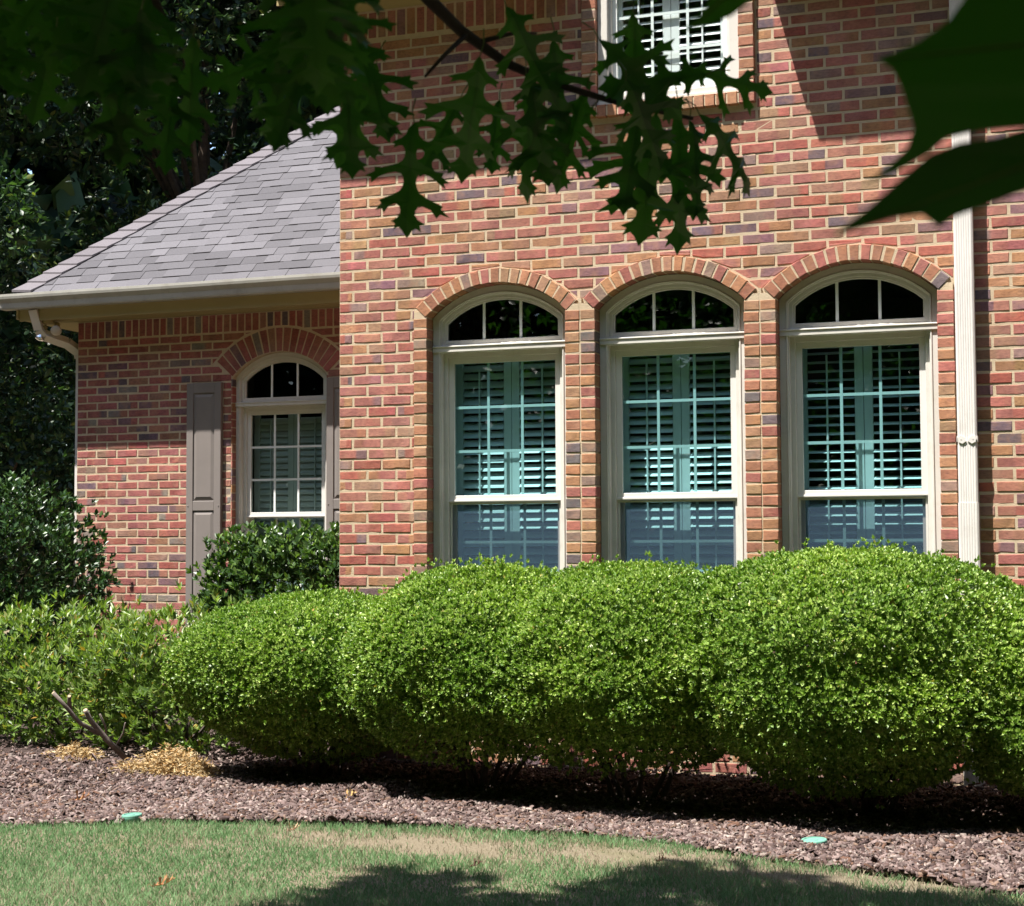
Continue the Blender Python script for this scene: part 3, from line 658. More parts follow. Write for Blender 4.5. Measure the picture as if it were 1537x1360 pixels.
    # thin dark course line shadow is real overlap: lower butt edge stands 6-12 mm proud
roof=b.build('roof',SHINGLE,house)
b=MB(); L3=3.25
b.add([(EX,EY,EZ),(EX+L3,EY+L3,EZ+L3*PIT),(EX,EY+2*L3,EZ)],[(0,2,1)],0,(.12,.115,.125)); b.add([(EX,EY+2*L3,EZ),(EX+L3,EY+L3,EZ+L3*PIT),(0,EY+L3,EZ+L3*PIT),(0,EY+2*L3,EZ)],[(0,3,2,1)],0,(.12,.115,.125))
b.build('roof',SHINGLE,house)
b=MB(); nh=int(L3*1.7/.15)
for i in range(nh):
    s0=L3*i/nh; s1=L3*(i+1.12)/nh; k=random.uniform(.115,.15); col=(k*1.04,k*.95,k*1.03)
    def hp(s,h): return np.array([EX+s,EY+s,EZ+s*PIT+h])
    w_=.19; fr_a=np.array([1,0,0.]); sd_=np.array([0,1,PIT])/SL
    lo,hi=.034,.018
    A_=[hp(s0,lo)+np.array([w_,0,0])-0,hp(s0,lo+.012),hp(s0,lo)+np.array([0,w_,0])]; B_=[hp(s1,hi)+np.array([w_,0,0]),hp(s1,hi+.012),hp(s1,hi)+np.array([0,w_,0])]
    # drop both wings onto their slopes
    z=lambda p:np.array([0,0,0.])
    bot=[p-np.array([0,0,.02]) for p in A_]
    b.add([*A_,*B_,*bot],[(0,1,4,3),(1,2,5,4),(6,7,1,0),(7,8,2,1),(6,0,3),(2,8,5)],0,col)
b.build('hip_cap',SHINGLE,roof)
# ---- main roof (above the frame; casts the eave shadow)
b=MB(); yr,zr=4.0,5.0+4.4*.85
for (x0,x1,y0) in ((-.30,1.6,-.36),(1.6,2.79,.05),(2.79,XR+.3,-.36)):
    z0=5.0+(y0+.36)*.85; b.add([(x0,y0,z0),(x1,y0,z0),(x1,yr,zr),(x0,yr,zr)],[(0,1,2,3)],0,(.12,.115,.125))
b.add([(-.3,yr,zr),(XR+.3,yr,zr),(XR+.3,8.4,5.0),(-.3,8.4,5.0)],[(0,1,2,3)],0,(.12,.115,.125))
b.add([(-.28,-.3,5.0),(-.28,8.3,5.0),(-.28,4,zr)],[(0,1,2)],0,(.12,.115,.125)); b.add([(XR+.28,-.3,5.0),(XR+.28,8.3,5.0),(XR+.28,4,zr)],[(0,2,1)],0,(.12,.115,.125))
b.build('roof',SHINGLE,house)
# ---- downspouts
def downspout(fr,u0,u1,d0,d1,z0,z1):
    b=MB(); n=7; W=u1-u0
    pts=[]; 
    for i in range(n):                                    # fluted front
        a=u0+.006+(W-.012)*i/n; bb=u0+.006+(W-.012)*(i+1)/n; pts+= [(a+.0008,d0+.0016),(a+.003,d0),(bb-.003,d0),(bb-.0008,d0+.0016)]
    prof=[(u0,d0+.006)]+pts+[(u1,d0+.006),(u1,d1),(u0,d1)]; m=len(prof); zs=[z0,1.62,1.621,z1] if z0<1.6<z1 else [z0,z1]
    zs=[z0,z1]
    b.add([fr(u,d,z) for z in zs for u,d in prof],[(i*m+j,i*m+(j+1)%m,(i+1)*m+(j+1)%m,(i+1)*m+j) for i in range(len(zs)-1) for j in range(m)]+[tuple(range(m)),tuple(range(2*m-1,m-1,-1))]); return b
DX0,DX1=3.862,3.966
zj=1.59
b=downspout(F0,DX0,DX1,-.098,-.018,zj-.02,4.9)
ds=b.build('downspout',DOWNS,house)
b=downspout(F0,DX0-.003,DX1+.003,-.101,-.015,0.03,zj); b.build('lower_section',DOWNS,ds)
b=MB()                                                     # cleat with two pointed ears
for sg in (-1,1):
    cx_=(DX0+DX1)/2; zc_=1.945
    b.prism([(cx_+sg*.004,zc_-.012),(cx_+sg*.026,zc_-.026),(cx_+sg*.046,zc_-.016),(cx_+sg*.050,zc_+.008),(cx_+sg*.032,zc_+.022),(cx_+sg*.012,zc_+.008)][::sg],-.1045,-.0975)
    b.lathe((cx_+sg*.032,-.106,zc_),[(.004,0),(.004,.003)],8,axis=(0,1,0))
b.box((DX0-.004,-.098,1.93),(DX0,-.0,1.962)); b.box((DX1,-.098,1.93),(DX1+.004,-.0,1.962)); b.build('strap',DOWNS,ds)
FL=lambda u,d,z:(WX+d,u,z)
b=downspout(FL,WY+.05,WY+.15,-.062,-.004,.05,3.02); 
P_=[(WX-.0465,WY+.10,3.0),(WX-.05,WY+.09,3.05),(WX-.10,WY-.02,3.12),(WX-.20,WY-.20,3.17),(WX-.22,WY-.25,3.22),(WX-.22,WY-.33,3.38)]
for i in range(len(P_)-1):
    b.tube([P_[i],P_[i+1]],.05,4,mi=0)
b.build('downspout',DOWNS,house)
# ---- flood light under the wing soffit
b=MB(); fx,fy=-3.82,2.20
b.lathe((fx,fy,3.295),[(.055,0),(.055,-.018),(.035,-.03)],16); fl=b.build('flood_light',SOFFIT,house)
def lamp_head(tip,ax,m):
    b=MB(); ax=np.array(ax)/np.linalg.norm(ax); p=np.array(tip)
    b.tube([np.array((fx,fy,3.28)),p-ax*.10,p-ax*.06],[.010,.012,.022],8); b.tube([p-ax*.075,p-ax*.02],[.024,.024],12)
    o=b.build('lamp_holder',SOFFIT,fl)
    b=MB(); b.lathe(p-ax*.02,[(.02,0),(.026,.015),(.044,.05),(.047,.062),(.038,.074),(.015,.082),(.001,.083)],18,axis=ax); b.build('bulb',m,fl,smooth=True)
lamp_head((fx-.05,fy-.02,3.18),(-.35,-.15,-.9),BULB); lamp_head((fx+.10,fy-.02,3.22),(.35,-.6,-.45),BULBW)
# ---- exterior shutters
def xshutter(x0,x1):
    b=MB(); fr=FW; z0,z1=.70,2.722; D=-.04
    b.box(fr(x0,D+.012,z0),fr(x1,-.003,z1))
    st=.062; zm=1.70
    for a,c in ((x0,x0+st),(x1-st,x1)): b.box(fr(a,D,z0),fr(c,D+.0125,z1))
    for a,c in ((z0,z0+.10),(zm-.04,zm+.04),(z1-.085,z1)): b.box(fr(x0+st,D+.0006,a),fr(x1-st,D+.0125,c))
    for xx in (x0+.018,x1-.018):
        for zz in (z1-.14,zm+.0,z0+.2): b.lathe(fr(xx,D-.004,zz),[(.006,.0),(.006,.006)],8,axis=(0,1,0))
    o=b.build('shutter',SHUTX,house,bevel=.003)
    for a,c in ((z0+.10,zm-.04),(zm+.04,z1-.085)):
        b=MB(); X0,X1=x0+st+.004,x1-st-.004; a+=.006; c-=.006; q=.028
        b.add([fr(X0,D+.011,a),fr(X1,D+.011,a),fr(X1,D+.011,c),fr(X0,D+.011,c),fr(X0+q,D+.0015,a+q),fr(X1-q,D+.0015,a+q),fr(X1-q,D+.0015,c-q),fr(X0+q,D+.0015,c-q)],[(4,5,6,7),(0,1,5,4),(1,2,6,5),(2,3,7,6),(3,0,4,7)])
        b.build('raised_panel',SHUTX,o)
xshutter(-2.556,-2.232); xshutter(-1.262,-.94)
# ------------------------------------------------------------------ clipped hedge shrubs
SPUR=np.array([(math.cos(k*2.39996),math.sin(k*2.39996)) for k in range(8)])
def shoots(P,D,k,L,W,spread,tmpl,jit=.25):
    """k leaves fanned round each shoot tip P pointing along D"""
    n=len(P); D=nrm(D); ref=nrm(np.cross(D,rnd(n))); ref2=np.cross(D,ref); Ps=[];As=[];Us=[]
    for i in range(k):
        a=i*2.4+rng.uniform(0,.5,n); rad=ref*np.cos(a)[:,None]+ref2*np.sin(a)[:,None]
        sp=spread*(1-.55*i/k); A=D*(1-.3*sp)+rad*sp+rnd(n)*jit
        Ps.append(P+D*(L*(.55*i/k-.2))); As.append(A); Us.append(D+rnd(n)*.35)
    Pp=np.concatenate(Ps); n2=len(Pp); s=rng.uniform(.7,1.25,n2)
    return leaves(Pp,np.concatenate(As),np.concatenate(Us),L*s,W*s,tmpl)
def merge(*vt):
    V=[];T=[];o=0
    for v,t in vt: V.append(v); T.append(t+o); o+=len(v)
    return np.concatenate(V),np.concatenate(T)
def taper(S,c,r):          # fuller top, undercut below like a bush on legs
    S=S.copy(); low=np.clip(-S[:,2],0,1); k=1-.24*low**1.6; S[:,0]*=k; S[:,1]*=k
    rr=np.repeat(np.array(r)[None],len(S),0); rr[:,2]=np.where(S[:,2]<0,c[2]-.12,r[2]); return S,rr
def mound(label,c,r,n,seed,others=(),zmin=.16,group=None,leafL=.0205,leafW=.012,matl=HEDGE,k=7,name='clipped_shrub',stems=9,cat='shrub',lump=.06,power=2.2):
    root=empty(name,label,cat,(c[0],c[1],0),group)
    c=np.array(c); r=np.array(r)
    D=rnd(int(n*1.9))
    e=(np.abs(D)**power).sum(1)**(-1/power)              # slightly boxy from clipping
    S=D*e[:,None]; S,rr_=taper(S,c,r); q=c+S*rr_
    f=1+lump*snoise(q,seed,7)+.03*snoise(q,seed+1,22)
    Nn=nrm(S/np.abs(r)**1)
    dep=np.where(rng.random(len(q))<.72,rng.exponential(.018,len(q)),rng.uniform(.03,.24,len(q)))
    stray=rng.random(len(q))<.02; dep=np.where(stray,-rng.uniform(.01,.06,len(q)),dep)
    q=c+S*rr_*f[:,None]-Nn*dep[:,None]
    # thin out the shaded underside
    hz=(q[:,2]-zmin)/.30; keep=(q[:,2]>zmin*(.7+.6*rng.random(len(q))))&(rng.random(len(q))<np.clip(.12+hz*.9,0,1))
    lumpcut=snoise(q,seed+5,9); keep&=~((lumpcut<-.75)&(dep<.03)&(rng.random(len(q))<.6))
    keep&=(q[:,1]<-.03)|(c[1]>.5)
    for oc,orr in others: keep&=(np.abs((q-np.array(oc))/np.array(orr))**power).sum(1)>.80
    q=q[keep][:n]; d=Nn[keep][:n]
    d=nrm(d+np.array([0,0,.35])+rnd(len(d))*.4)
    V,T=shoots(q,d,k,leafL,leafW,.8,DIAMOND)
    Di=rnd(9000); Si=Di*((np.abs(Di)**power).sum(1)**(-1/power))[:,None]; Si,ri_=taper(Si,c,r); qi=c+Si*ri_*rng.uniform(.62,.86,9000)[:,None]; ki=qi[:,2]>zmin+.10+.12*rng.random(9000); ki&=qi[:,1]<-.06
    for oc,orr in others: ki&=(np.abs((qi-np.array(oc))/np.array(orr))**power).sum(1)>.6
    qi=qi[ki]; V,T=merge((V,T),leaves(qi,rnd(len(qi)),nrm(Si[ki])+rnd(len(qi))*.6,.065,.042,DIAMOND))
    fo=big('foliage',V-np.array([c[0],c[1],0]),T,matl,root)
    b=MB(); rs=random.Random(seed)
    for i in range(stems):
        a=rs.uniform(0,6.28); r0=rs.uniform(0,.16); p0=np.array([r0*math.cos(a),r0*math.sin(a)*.6,-.02]); a2=a+rs.uniform(-.5,.5)
        l=rs.uniform(.45,.8); p3=np.array([math.cos(a2)*r[0]*l,math.sin(a2)*r[1]*l*.8,c[2]*rs.uniform(.8,1.2)])
        p1=p0+(p3-p0)*.35+np.array([rs.uniform(-.04,.04),rs.uniform(-.04,.04),.06]); p2=p0+(p3-p0)*.7+np.array([rs.uniform(-.04,.04),rs.uniform(-.04,.04),.04])
        b.tube([p0,p1,p2,p3],[.016,.012,.009,.004],6)
        for j in range(7):
            t=rs.uniform(.2,.95); s0=p0+(p3-p0)*t; dd=np.array([rs.gauss(0,1),rs.gauss(0,1),rs.uniform(-.1,.9)]); dd/=np.linalg.norm(dd)
            b.tube([s0,s0+dd*.12+np.array([0,0,.01]),s0+dd*.26],[.005,.0035,.0015],4)
    b.build('stem',TWIG,root)
    return root
HG='clipped boxwood mounds in front of the house'
M1=((.20,-.76,.60),(.84,.66,.49)); M2=((1.36,-.98,.66),(.76,.76,.57)); M3=((2.25,-1.07,.67),(.79,.80,.585)); M4=((3.42,-1.14,.70),(.96,.86,.65)); M5=((4.52,-1.06,.50),(.78,.80,.64))
mound('lowest and leftmost clipped green mound of the front hedge',*M1,19500,101,[M2],group=HG,zmin=.10)
mound('second clipped green mound from the left, below the left arched window',*M2,19500,102,[M1,M3],group=HG,zmin=.20)
mound('third clipped green mound, below the middle arched window',*M3,20000,103,[M2,M4],group=HG,zmin=.20)
mound('tallest clipped green mound, below the right arched window',*M4,24500,104,[M3,M5],group=HG,zmin=.09)
mound('clipped green mound cut off by the right edge beside the tallest mound',*M5,18000,105,[M4],group=HG,zmin=.02)
# loose azalea-like shrubs at the left
AG='loose leafy shrubs at the left of the bed'
def loose(label,c,r,n,seed,zmin=.04,L=.060,W=.020,m=AZALEA,k=8,name='leafy_shrub',group=None,tm=DIAMOND,cat='shrub',box=False,stem=10,dmax=.35,pw=2.2):
    root=empty(name,label,cat,(c[0],c[1],0),group); c=np.array(c); r=np.array(r)
    D=rnd(n*2); pw=9 if box else pw; e=(np.abs(D)**pw).sum(1)**(-1/pw); S=D*e[:,None]
    Nn=nrm(S/r) if not box else nrm(np.sign(S)*np.abs(S)**3/r)
    q=c+S*r; f=1+(.018 if box else .16)*snoise(q,seed,6)
    dep=np.where(rng.random(len(q))<.6,rng.uniform(-.02,.05,len(q)),rng.uniform(.03,dmax,len(q)))
    q=c+S*r*f[:,None]-Nn*dep[:,None]; ok=q[:,2]>zmin; ok&=~((q[:,1]>WY-.04)&(q[:,0]>WX-.05)); q=q[ok][:n]; d=nrm(Nn[ok][:n]*.7+np.array([0,0,.75])+rnd(len(q))*.35)
    top=(rng.random(len(q))<.22)&(d[:,2]>.5); q=q+d*(top*rng.uniform(.03,.15,len(q)))[:,None]
    V,T=shoots(q,d,k,L,W,.85,tm,.3); big('foliage',V-np.array([c[0],c[1],0]),T,m,root)
    b=MB(); rs=random.Random(seed)
    for i in range(stem):
        a=rs.uniform(0,6.28); p0=np.array([rs.uniform(-.15,.15),rs.uniform(-.12,.12),-.02]); p3=np.array([math.cos(a)*r[0]*.75,math.sin(a)*r[1]*.75,c[2]+r[2]*rs.uniform(-.2,.7)])
        b.tube([p0,(p0+p3)/2+np.array([0,0,.05]),p3],[.014,.009,.003],6)
    b.build('stem',TWIG,root); return root
loose('loose yellow-green leafy shrub left of the lowest clipped mound',(-1.18,.12,.40),(.72,.58,.48),1500,201,group=AG)
loose('loose yellow-green leafy shrub at the left edge of the photo',(-2.35,.35,.40),(.78,.62,.48),1600,202,group=AG)
loose('dark glossy clipped shrub squared off under the wing window',(-1.06,1.72,.76),(.76,.40,.615),6000,203,zmin=.12,L=.052,W=.026,m=CAMEL,k=6,name='square_shrub',box=True,tm=OVAL,dmax=.3)
loose('big dark rounded evergreen shrub at the corner of the wing',(-4.12,1.55,.95),(1.12,.80,1.02),5200,204,zmin=.05,L=.05,W=.026,m=HOLLY,k=6,name='evergreen_shrub',tm=OVAL,dmax=.5,pw=2.0)
# ------------------------------------------------------------------ background trees
def tree(label,base,crowns,n,seed,L,W,m=FOREST,trunk=.16,tm=OVAL,name='woodland_tree',k=5,tall=8):  # each second crown overhangs sunward, shaped to shade the foliage below
    root=empty(name,label,'tree',(base[0],base[1],0),'trees behind the wing'); base=np.array([base[0],base[1],0.])
    allV=[]; tot=sum(c[3]*c[4]*c[5] for c in crowns)
    for c in crowns:
        nn=int(n*(c[3]*c[4]*c[5])/tot); D=rnd(nn); rad=rng.random(nn)**.45
        cc=np.array(c[:3]); rr=np.array(c[3:6]); q=cc+D*rr*rad[:,None]
        q=q[(snoise(q,seed,2.2)>-.75)&(q[:,2]>.1)]
        d=nrm(nrm((q-cc)/rr)*.5+np.array([0,0,-.25])+rnd(len(q))*.7)
        allV.append(shoots(q,d,k,L,W,.9,tm,.35))
    V,T=merge(*allV); big('crown',V-base,T,m,root)
    b=MB(); rs=random.Random(seed); top=max(c[2] for c in crowns)
    b.tube([(0,0,-.1),(.05,.03,top*.3),(-.1,.05,top*.65),(0,0,top)],[trunk,trunk*.8,trunk*.55,trunk*.2],10)
    for c in crowns:
        for j in range(5):
            p3=np.array(c[:3])-base+np.array([rs.uniform(-.6,.6)*c[3],rs.uniform(-.6,.6)*c[4],rs.uniform(-.4,.5)*c[5]]); z0=max(.5,p3[2]*.55)
            b.tube([(0,0,z0),p3*.5+np.array([0,0,z0*.5]),p3],[trunk*.35,trunk*.22,.012],6)
    b.build('trunk',WOOD,root); return root
tree('dark broadleaf tree rising behind the hip end of the wing roof',(-6.6,9.5),[(-6.6,9.3,3.2,2.3,2.0,3.0),(-7.4,8.0,8.6,3.0,2.6,2.4)],9500,301,.13,.055)
tree('dark tree with larger pale glinting leaves beside the roof slope',(-4.4,11.5),[(-4.4,11.3,5.6,2.4,1.8,2.6),(-5.2,10.0,10.0,3.0,2.6,2.2)],8000,302,.19,.075)
tree('dark tree at the far left edge of the photo',(-10.6,9.0),[(-10.6,9.0,3.0,2.6,2.2,3.0),(-11.4,7.6,8.4,3.4,2.8,2.6)],10000,303,.12,.05)
tree('tall shaded tree standing deep in the woods behind the wing',(-9.2,14),[(-9.2,14,4.5,3.2,2.4,4.4),(-10.2,12.4,11.5,3.8,3.0,3.0)],9000,304,.14,.06)
tree('drooping narrow-leaved tree seen above the roof ridge',(-2.6,15.5),[(-2.6,15.2,7.0,3.4,2.4,3.6),(-3.6,14,12.5,4.0,3.2,2.6)],9000,305,.20,.045)
tree('low dark understory tree left of the wing corner',(-7.6,6.2),[(-7.4,6.2,1.7,1.7,1.3,1.7),(-8.2,5.2,4.9,1.9,1.6,1.3)],7000,306,.10,.045,trunk=.08)
nW=130000; th=rng.uniform(0,2*math.pi,nW); rad=rng.uniform(26,40,nW); hz=rng.random(nW)**.8*24
P=np.c_[2+np.cos(th)*rad,2+np.sin(th)*rad*1.05,hz]; kp=snoise(P,77,.7)>-.75; P=P[(P[:,2]<15)|kp]
V,T=leaves(P,rnd(len(P))+np.array([0,0,-.4]),rnd(len(P)),rng.uniform(.8,1.7,len(P)),rng.uniform(.5,.95,len(P)),DIAMOND)
tag(big('woods',V,T,FOREST),'dark woods closing the view behind the trees','woods',kind='stuff')
# ------------------------------------------------------------------ overhanging oak
HALF=[(.010,.0),(.022,.04),(.04,.09),(.09,.115),(.15,.115),(.215,.12),(.175,.145),(.19,.175),(.12,.17),(.075,.185),(.05,.215),(.044,.255),(.052,.29),(.08,.315),(.14,.325),(.22,.322),(.30,.325),(.385,.30),(.365,.345),(.455,.365),(.385,.395),(.375,.45),(.30,.41),(.22,.395),(.14,.40),(.085,.425),(.055,.465),(.044,.51),(.05,.555),(.075,.59),(.13,.605),(.20,.615),(.28,.625),(.255,.66),(.335,.705),(.25,.71),(.225,.755),(.165,.705),(.10,.70),(.06,.725),(.044,.765),(.046,.80),(.075,.83),(.15,.845),(.10,.875),(.12,.925),(.065,.915),(.03,.95),(.0,1.03)]
HALF=[((x*.94+.024 if .03<y<1 else x),y+.30*x) for x,y in HALF]
OUTL=HALF+[(0,.86),(0,.70),(0,.55),(0,.40),(0,.25),(0,.12),(0,0)]
from mathutils.geometry import tessellate_polygon
OTRI=[tuple(t) for t in tessellate_polygon([[Vector((x,y,0)) for x,y in OUTL]])]
def oak_leaf(b,base,axis,normal,L,curl=.25,droop=.3,wf=1.0,mi=0,twist=0.0):
    A=np.array(axis,float); A/=np.linalg.norm(A); Nn=np.array(normal,float); X=np.cross(A,Nn); X/=np.linalg.norm(X); Nn=np.cross(X,A); base=np.array(base,float)
    def pt(x,y):
        tw=twist*(y-.3); xx=x*math.cos(tw); h=x*math.sin(tw)
        return base+A*(y*L)+X*(xx*L*wf)+Nn*(L*(-droop*y*y-curl*x*x*2.2+h+.02*math.sin(9*y+7*x)))
    js=[1+random.uniform(-.1,.12) for _ in range(6)]
    k=[[random.uniform(.84,1.16) for _ in range(5)] for _ in range(2)]
    for q,sg in enumerate((1,-1)):
        kk=lambda y:np.interp(y,[0,.3,.5,.75,1.05],k[q])
        b.add([pt(sg*x*kk(y),y) for x,y in OUTL],[t if sg>0 else t[::-1] for t in OTRI],mi)
    rib=[pt(0,y)-Nn*.0012 for y in (0,.25,.5,.75,.97)]
    b.tube([base-A*L*.22+Nn*L*.03,base-A*L*.1+Nn*.01,base],[.0011,.001,.001],5,mi=1); b.tube(rib,[.0012,.001,.0008,.0006,.0003],5,mi=1)
TR=np.array([.9,-10.9,0.])
oak=empty('oak_tree','overhanging oak with dark lobed leaves hanging across the top of the photo','tree',TR)
b=MB(); 
trunk=[(0,0,-.1),(0,0,.4),(.05,.0,1.6),(.0,.1,3.2),(.2,.3,5.2),(.3,.5,7.4)]
b.tube(trunk,[.30,.24,.21,.19,.14,.05],14); b.build('trunk',WOOD,oak,smooth=True)
limbs=[[(.0,.1,3.1),(.9,1.0,3.9),(1.9,2.4,4.4),(2.6,4.0,4.7)],[(.05,.15,3.6),(1.6,.4,4.4),(3.2,.9,4.6),(4.8,1.6,4.8)],[(.1,.2,4.4),(-.8,1.4,5.2),(-1.4,2.6,5.6)],[(.2,.3,5.2),(1.4,2.0,6.4),(2.4,3.6,7.0)],[(.1,.2,4.8),(1.5,-1.0,5.8),(2.8,-1.8,6.2)]]
for l in limbs: MBl=MB(); MBl.tube(l,[.10,.075,.05,.02][:len(l)],8); MBl.build('limb',WOOD,oak,smooth=True)
# crown over the camera: casts the shade on the near lawn
nK=46000; D=rnd(nK); cc=np.array([2.5,-7.9,6.4]); q=cc+D*np.array([5.6,4.9,2.5])*(rng.random(nK)**.4)[:,None]
SX,SY=-SUN[0]/SUN[2],-SUN[1]/SUN[2]
shx=q[:,0]+SX*q[:,2]; shy=q[:,1]+SY*q[:,2]
gp=sorted([tuple(ground(x,y)[:2]) for x,y in ((330,1375),(420,1362),(500,1347),(560,1318),(610,1299),(706,1314),(757,1336),(831,1343),(882,1332),(941,1308),(1020,1292),(1100,1297),(1250,1325),(1400,1341),(1537,1354))])
lim=np.interp(shx,[-3,.4]+[p[0] for p in gp]+[6],[-7,-4.9]+[p[1] for p in gp]+[-3.3])
lim=lim-.03+.05*snoise(np.c_[shx,shy,0*shx],41,9)
px,py,dd=proj(q)
ok=(shy<lim)&~((dd>0)&(py>-60)&(px>-150)&(px<1700))&(q[:,2]>3.4)
q=q[ok]; V,T=leaves(q,rnd(len(q))+np.array([0,0,-.5]),rnd(len(q))+np.array([0,0,1.2]),rng.uniform(.13,.21,len(q)),rng.uniform(.09,.14,len(q)),DIAMOND)

q2=np.array([3.2,-13.8,4.2])+rnd(16000)*np.array([7.5,2.6,3.6])*(rng.random(16000)**.4)[:,None]; q2=q2[q2[:,2]>.9]  # low leaf mass behind the camera, added to dim skylight and window reflections
V,T=merge((V,T),leaves(q2,rnd(len(q2))+np.array([0,0,-.5]),rnd(len(q2))+np.array([0,0,1.2]),rng.uniform(.15,.24,len(q2)),rng.uniform(.10,.16,len(q2)),DIAMOND))
q3=np.array([3.5,-10.6,5.2])+rnd(11000)*np.array([2.8,1.7,1.3])*(rng.random(11000)**.4)[:,None]; px,py,dd=proj(q3); q3=q3[~((dd>0)&(py>-60)&(px>-150)&(px<1700))]  # extra unseen crown cluster, added to keep sun off the near leaves
V,T=merge((V,T),leaves(q3,rnd(len(q3))+np.array([0,0,-.3]),rnd(len(q3))+np.array([0,0,1.5]),.18,.12,DIAMOND))
big('crown',V-TR,T,OAKL,oak)
random.seed(31)
def spray(twigs,lv,name='branch',rad=(.007,.0025)):
    """a leafy branch: twigs = lists of (px,py,dist), lv = leaves (px,py,dist,length m,image angle deg,tilt,droop,width)"""
    b=MB()
    for tw in twigs:
        pts=[at(*p[:3])-TR for p in tw]; m=len(pts)
        r0=tw[0][3] if len(tw[0])>3 else rad[0]; r1=tw[-1][3] if len(tw[-1])>3 else rad[1]
        b.tube(pts,[r0+(r1-r0)*i/(m-1) for i in range(m)],7)
    br=b.build(name,TWIG,oak,smooth=True)
    l=MB()
    for (x,y,d,L,ang,tilt,droop,wf) in lv:
        a=R(ang); A=r2*math.cos(a)-u2*math.sin(a)+fw*tilt        # angle measured clockwise from image right (90 = down)
        nn=-fw*.9+u2*random.uniform(.0,.5)+r2*random.uniform(-.55,.55)
        oak_leaf(l,at(x,y,d)-TR,A,nn,L,curl=random.uniform(-.15,.5),droop=droop,wf=wf,twist=random.uniform(-.5,.5))
    l.build('leaves',[OAKL,VEIN],br); return br
def auto(n,box,d,Lr=(.10,.15),ang=(50,130)):
    return [(random.uniform(box[0],box[2]),random.uniform(box[1],box[3]),random.uniform(*d),random.uniform(*Lr),random.uniform(*ang),random.uniform(-.5,.5),random.uniform(0,.35),random.uniform(.85,1.15)) for _ in range(n)]
# main branch in focus-ish, from the top centre down to the right
mainb=[(560,-90,2.25,.011),(640,-5,2.3,.009),(690,45,2.33),(760,95,2.36),(830,125,2.38),(930,155,2.4),(1040,178,2.42,.0028)]
tw2=[[(700,52,2.33,.004),(665,85,2.3),(638,115,2.28,.002)],[(722,62,2.34,.004),(770,50,2.36),(805,50,2.38,.002)],[(560,-90,2.25,.011),(300,-330,2.5,.014),(at and 60,-900,3.2,.03)]]
L1=[(622,185,2.28,0.1548,97,0.1,0.1,1.05),(565,95,2.25,0.1484,115,0,0.2,1.05),(545,60,2.2,0.1367,80,0.2,0.2,1),(720,85,2.23,0.1675,95,0.1,0.15,1.05),(790,110,2.35,0.1611,75,0.2,0.15,1),(800,130,2.38,0.1611,100,0,0.25,0.8),(830,60,2.35,0.1484,80,0.3,0.2,1),(760,10,2.28,0.1484,60,0.2,0.1,1),(900,60,2.33,0.1611,40,0.1,0.1,1),(880,135,2.4,0.1484,110,0,0.3,0.8),(1060,112,2.36,0.1548,175,0.1,0.05,0.95),(950,20,2.35,0.1484,85,0.2,0.3,0.9),(960,165,2.38,0.1484,100,0.1,0.2,1),(985,170,2.43,0.1919,95,-0.1,0.12,1.1),(1015,172,2.47,0.2046,84,0.1,0.2,0.9),(1050,172,2.4,0.1484,38,0.2,0.5,0.8),(1035,180,2.45,0.1484,75,0.2,0.35,0.85),(1030,105,2.45,0.1367,10,0.1,0.1,0.9),(940,120,2.28,0.1367,60,0.3,0.2,1),(890,160,2.47,0.124,130,0.2,0.3,0.8),(690,150,2.43,0.124,120,0.1,0.2,0.9),(750,150,2.4,0.1113,100,0.3,0.3,0.9)]
spray([mainb]+tw2,L1)
# dark cluster at upper left, closer to the lens
L2=auto(12,(85,-75,240,15),(1.75,2.1),(.105,.145),(60,130))+auto(7,(-20,-60,90,15),(2.0,2.3),(.10,.13),(60,120))+[(290,55,2.0,.13,92,.1,.2,1),(262,110,2.0,.12,98,.1,.3,.8),(85,40,2.0,.12,105,0,.1,1),(45,10,2.1,.11,75,0,.1,1),(150,60,1.9,.14,85,.1,.1,1),(200,70,1.9,.14,100,.1,.1,1)]
spray([[(40,-700,3.1,.03),(150,-200,2.2,.008),(210,-40,1.95),(250,40,1.95,.003)],[(150,-200,2.2,.006),(60,-60,2.1),(30,0,2.1,.003)]],L2)
L3=auto(10,(440,-90,515,5),(1.5,1.8),(.105,.14),(70,120))+[(520,120,1.9,.11,85,.1,.2,1),(432,60,1.75,.11,105,.1,.2,1.05),(470,60,1.7,.12,110,.1,.2,1),(430,85,1.8,.10,165,.1,.2,1)]
spray([[(300,-800,3.0,.03),(400,-300,2.0,.008),(470,-60,1.65),(500,40,1.65,.003)]],L3)
# the big blurred leaves right in front of the lens
# the two big blurred leaf lobes and one leaf tip right in front of the lens
b=MB()
for pts in ([(2000,-420),(2100,-250),(2150,-60),(2150,120)],[(2150,-60),(1900,20),(1720,60)],[(2100,-250),(1500,-330),(1150,-110),(1105,-40)]): b.tube([at(x,y,.62 if x>1200 else .8)-TR for x,y in pts],.0013,6)
br=b.build('branch',TWIG,oak,smooth=True)
l=MB()
def near_leaf(poly,d0,d1,xa,xb,vein):
    from mathutils.geometry import tessellate_polygon as tp
    dd=lambda x,y:d0+(d1-d0)*(x-xa)/(xb-xa)+.00006*abs(y-120)
    vs=[at(x,y,dd(x,y))-TR for x,y in poly]
    l.add(vs,[tuple(t) for t in tp([[Vector((x,y,0)) for x,y in poly]])],0)
    l.tube([at(x,y,dd(x,y)-.0012)-TR for x,y in vein],[.0011,.0009,.0004],5,mi=1)
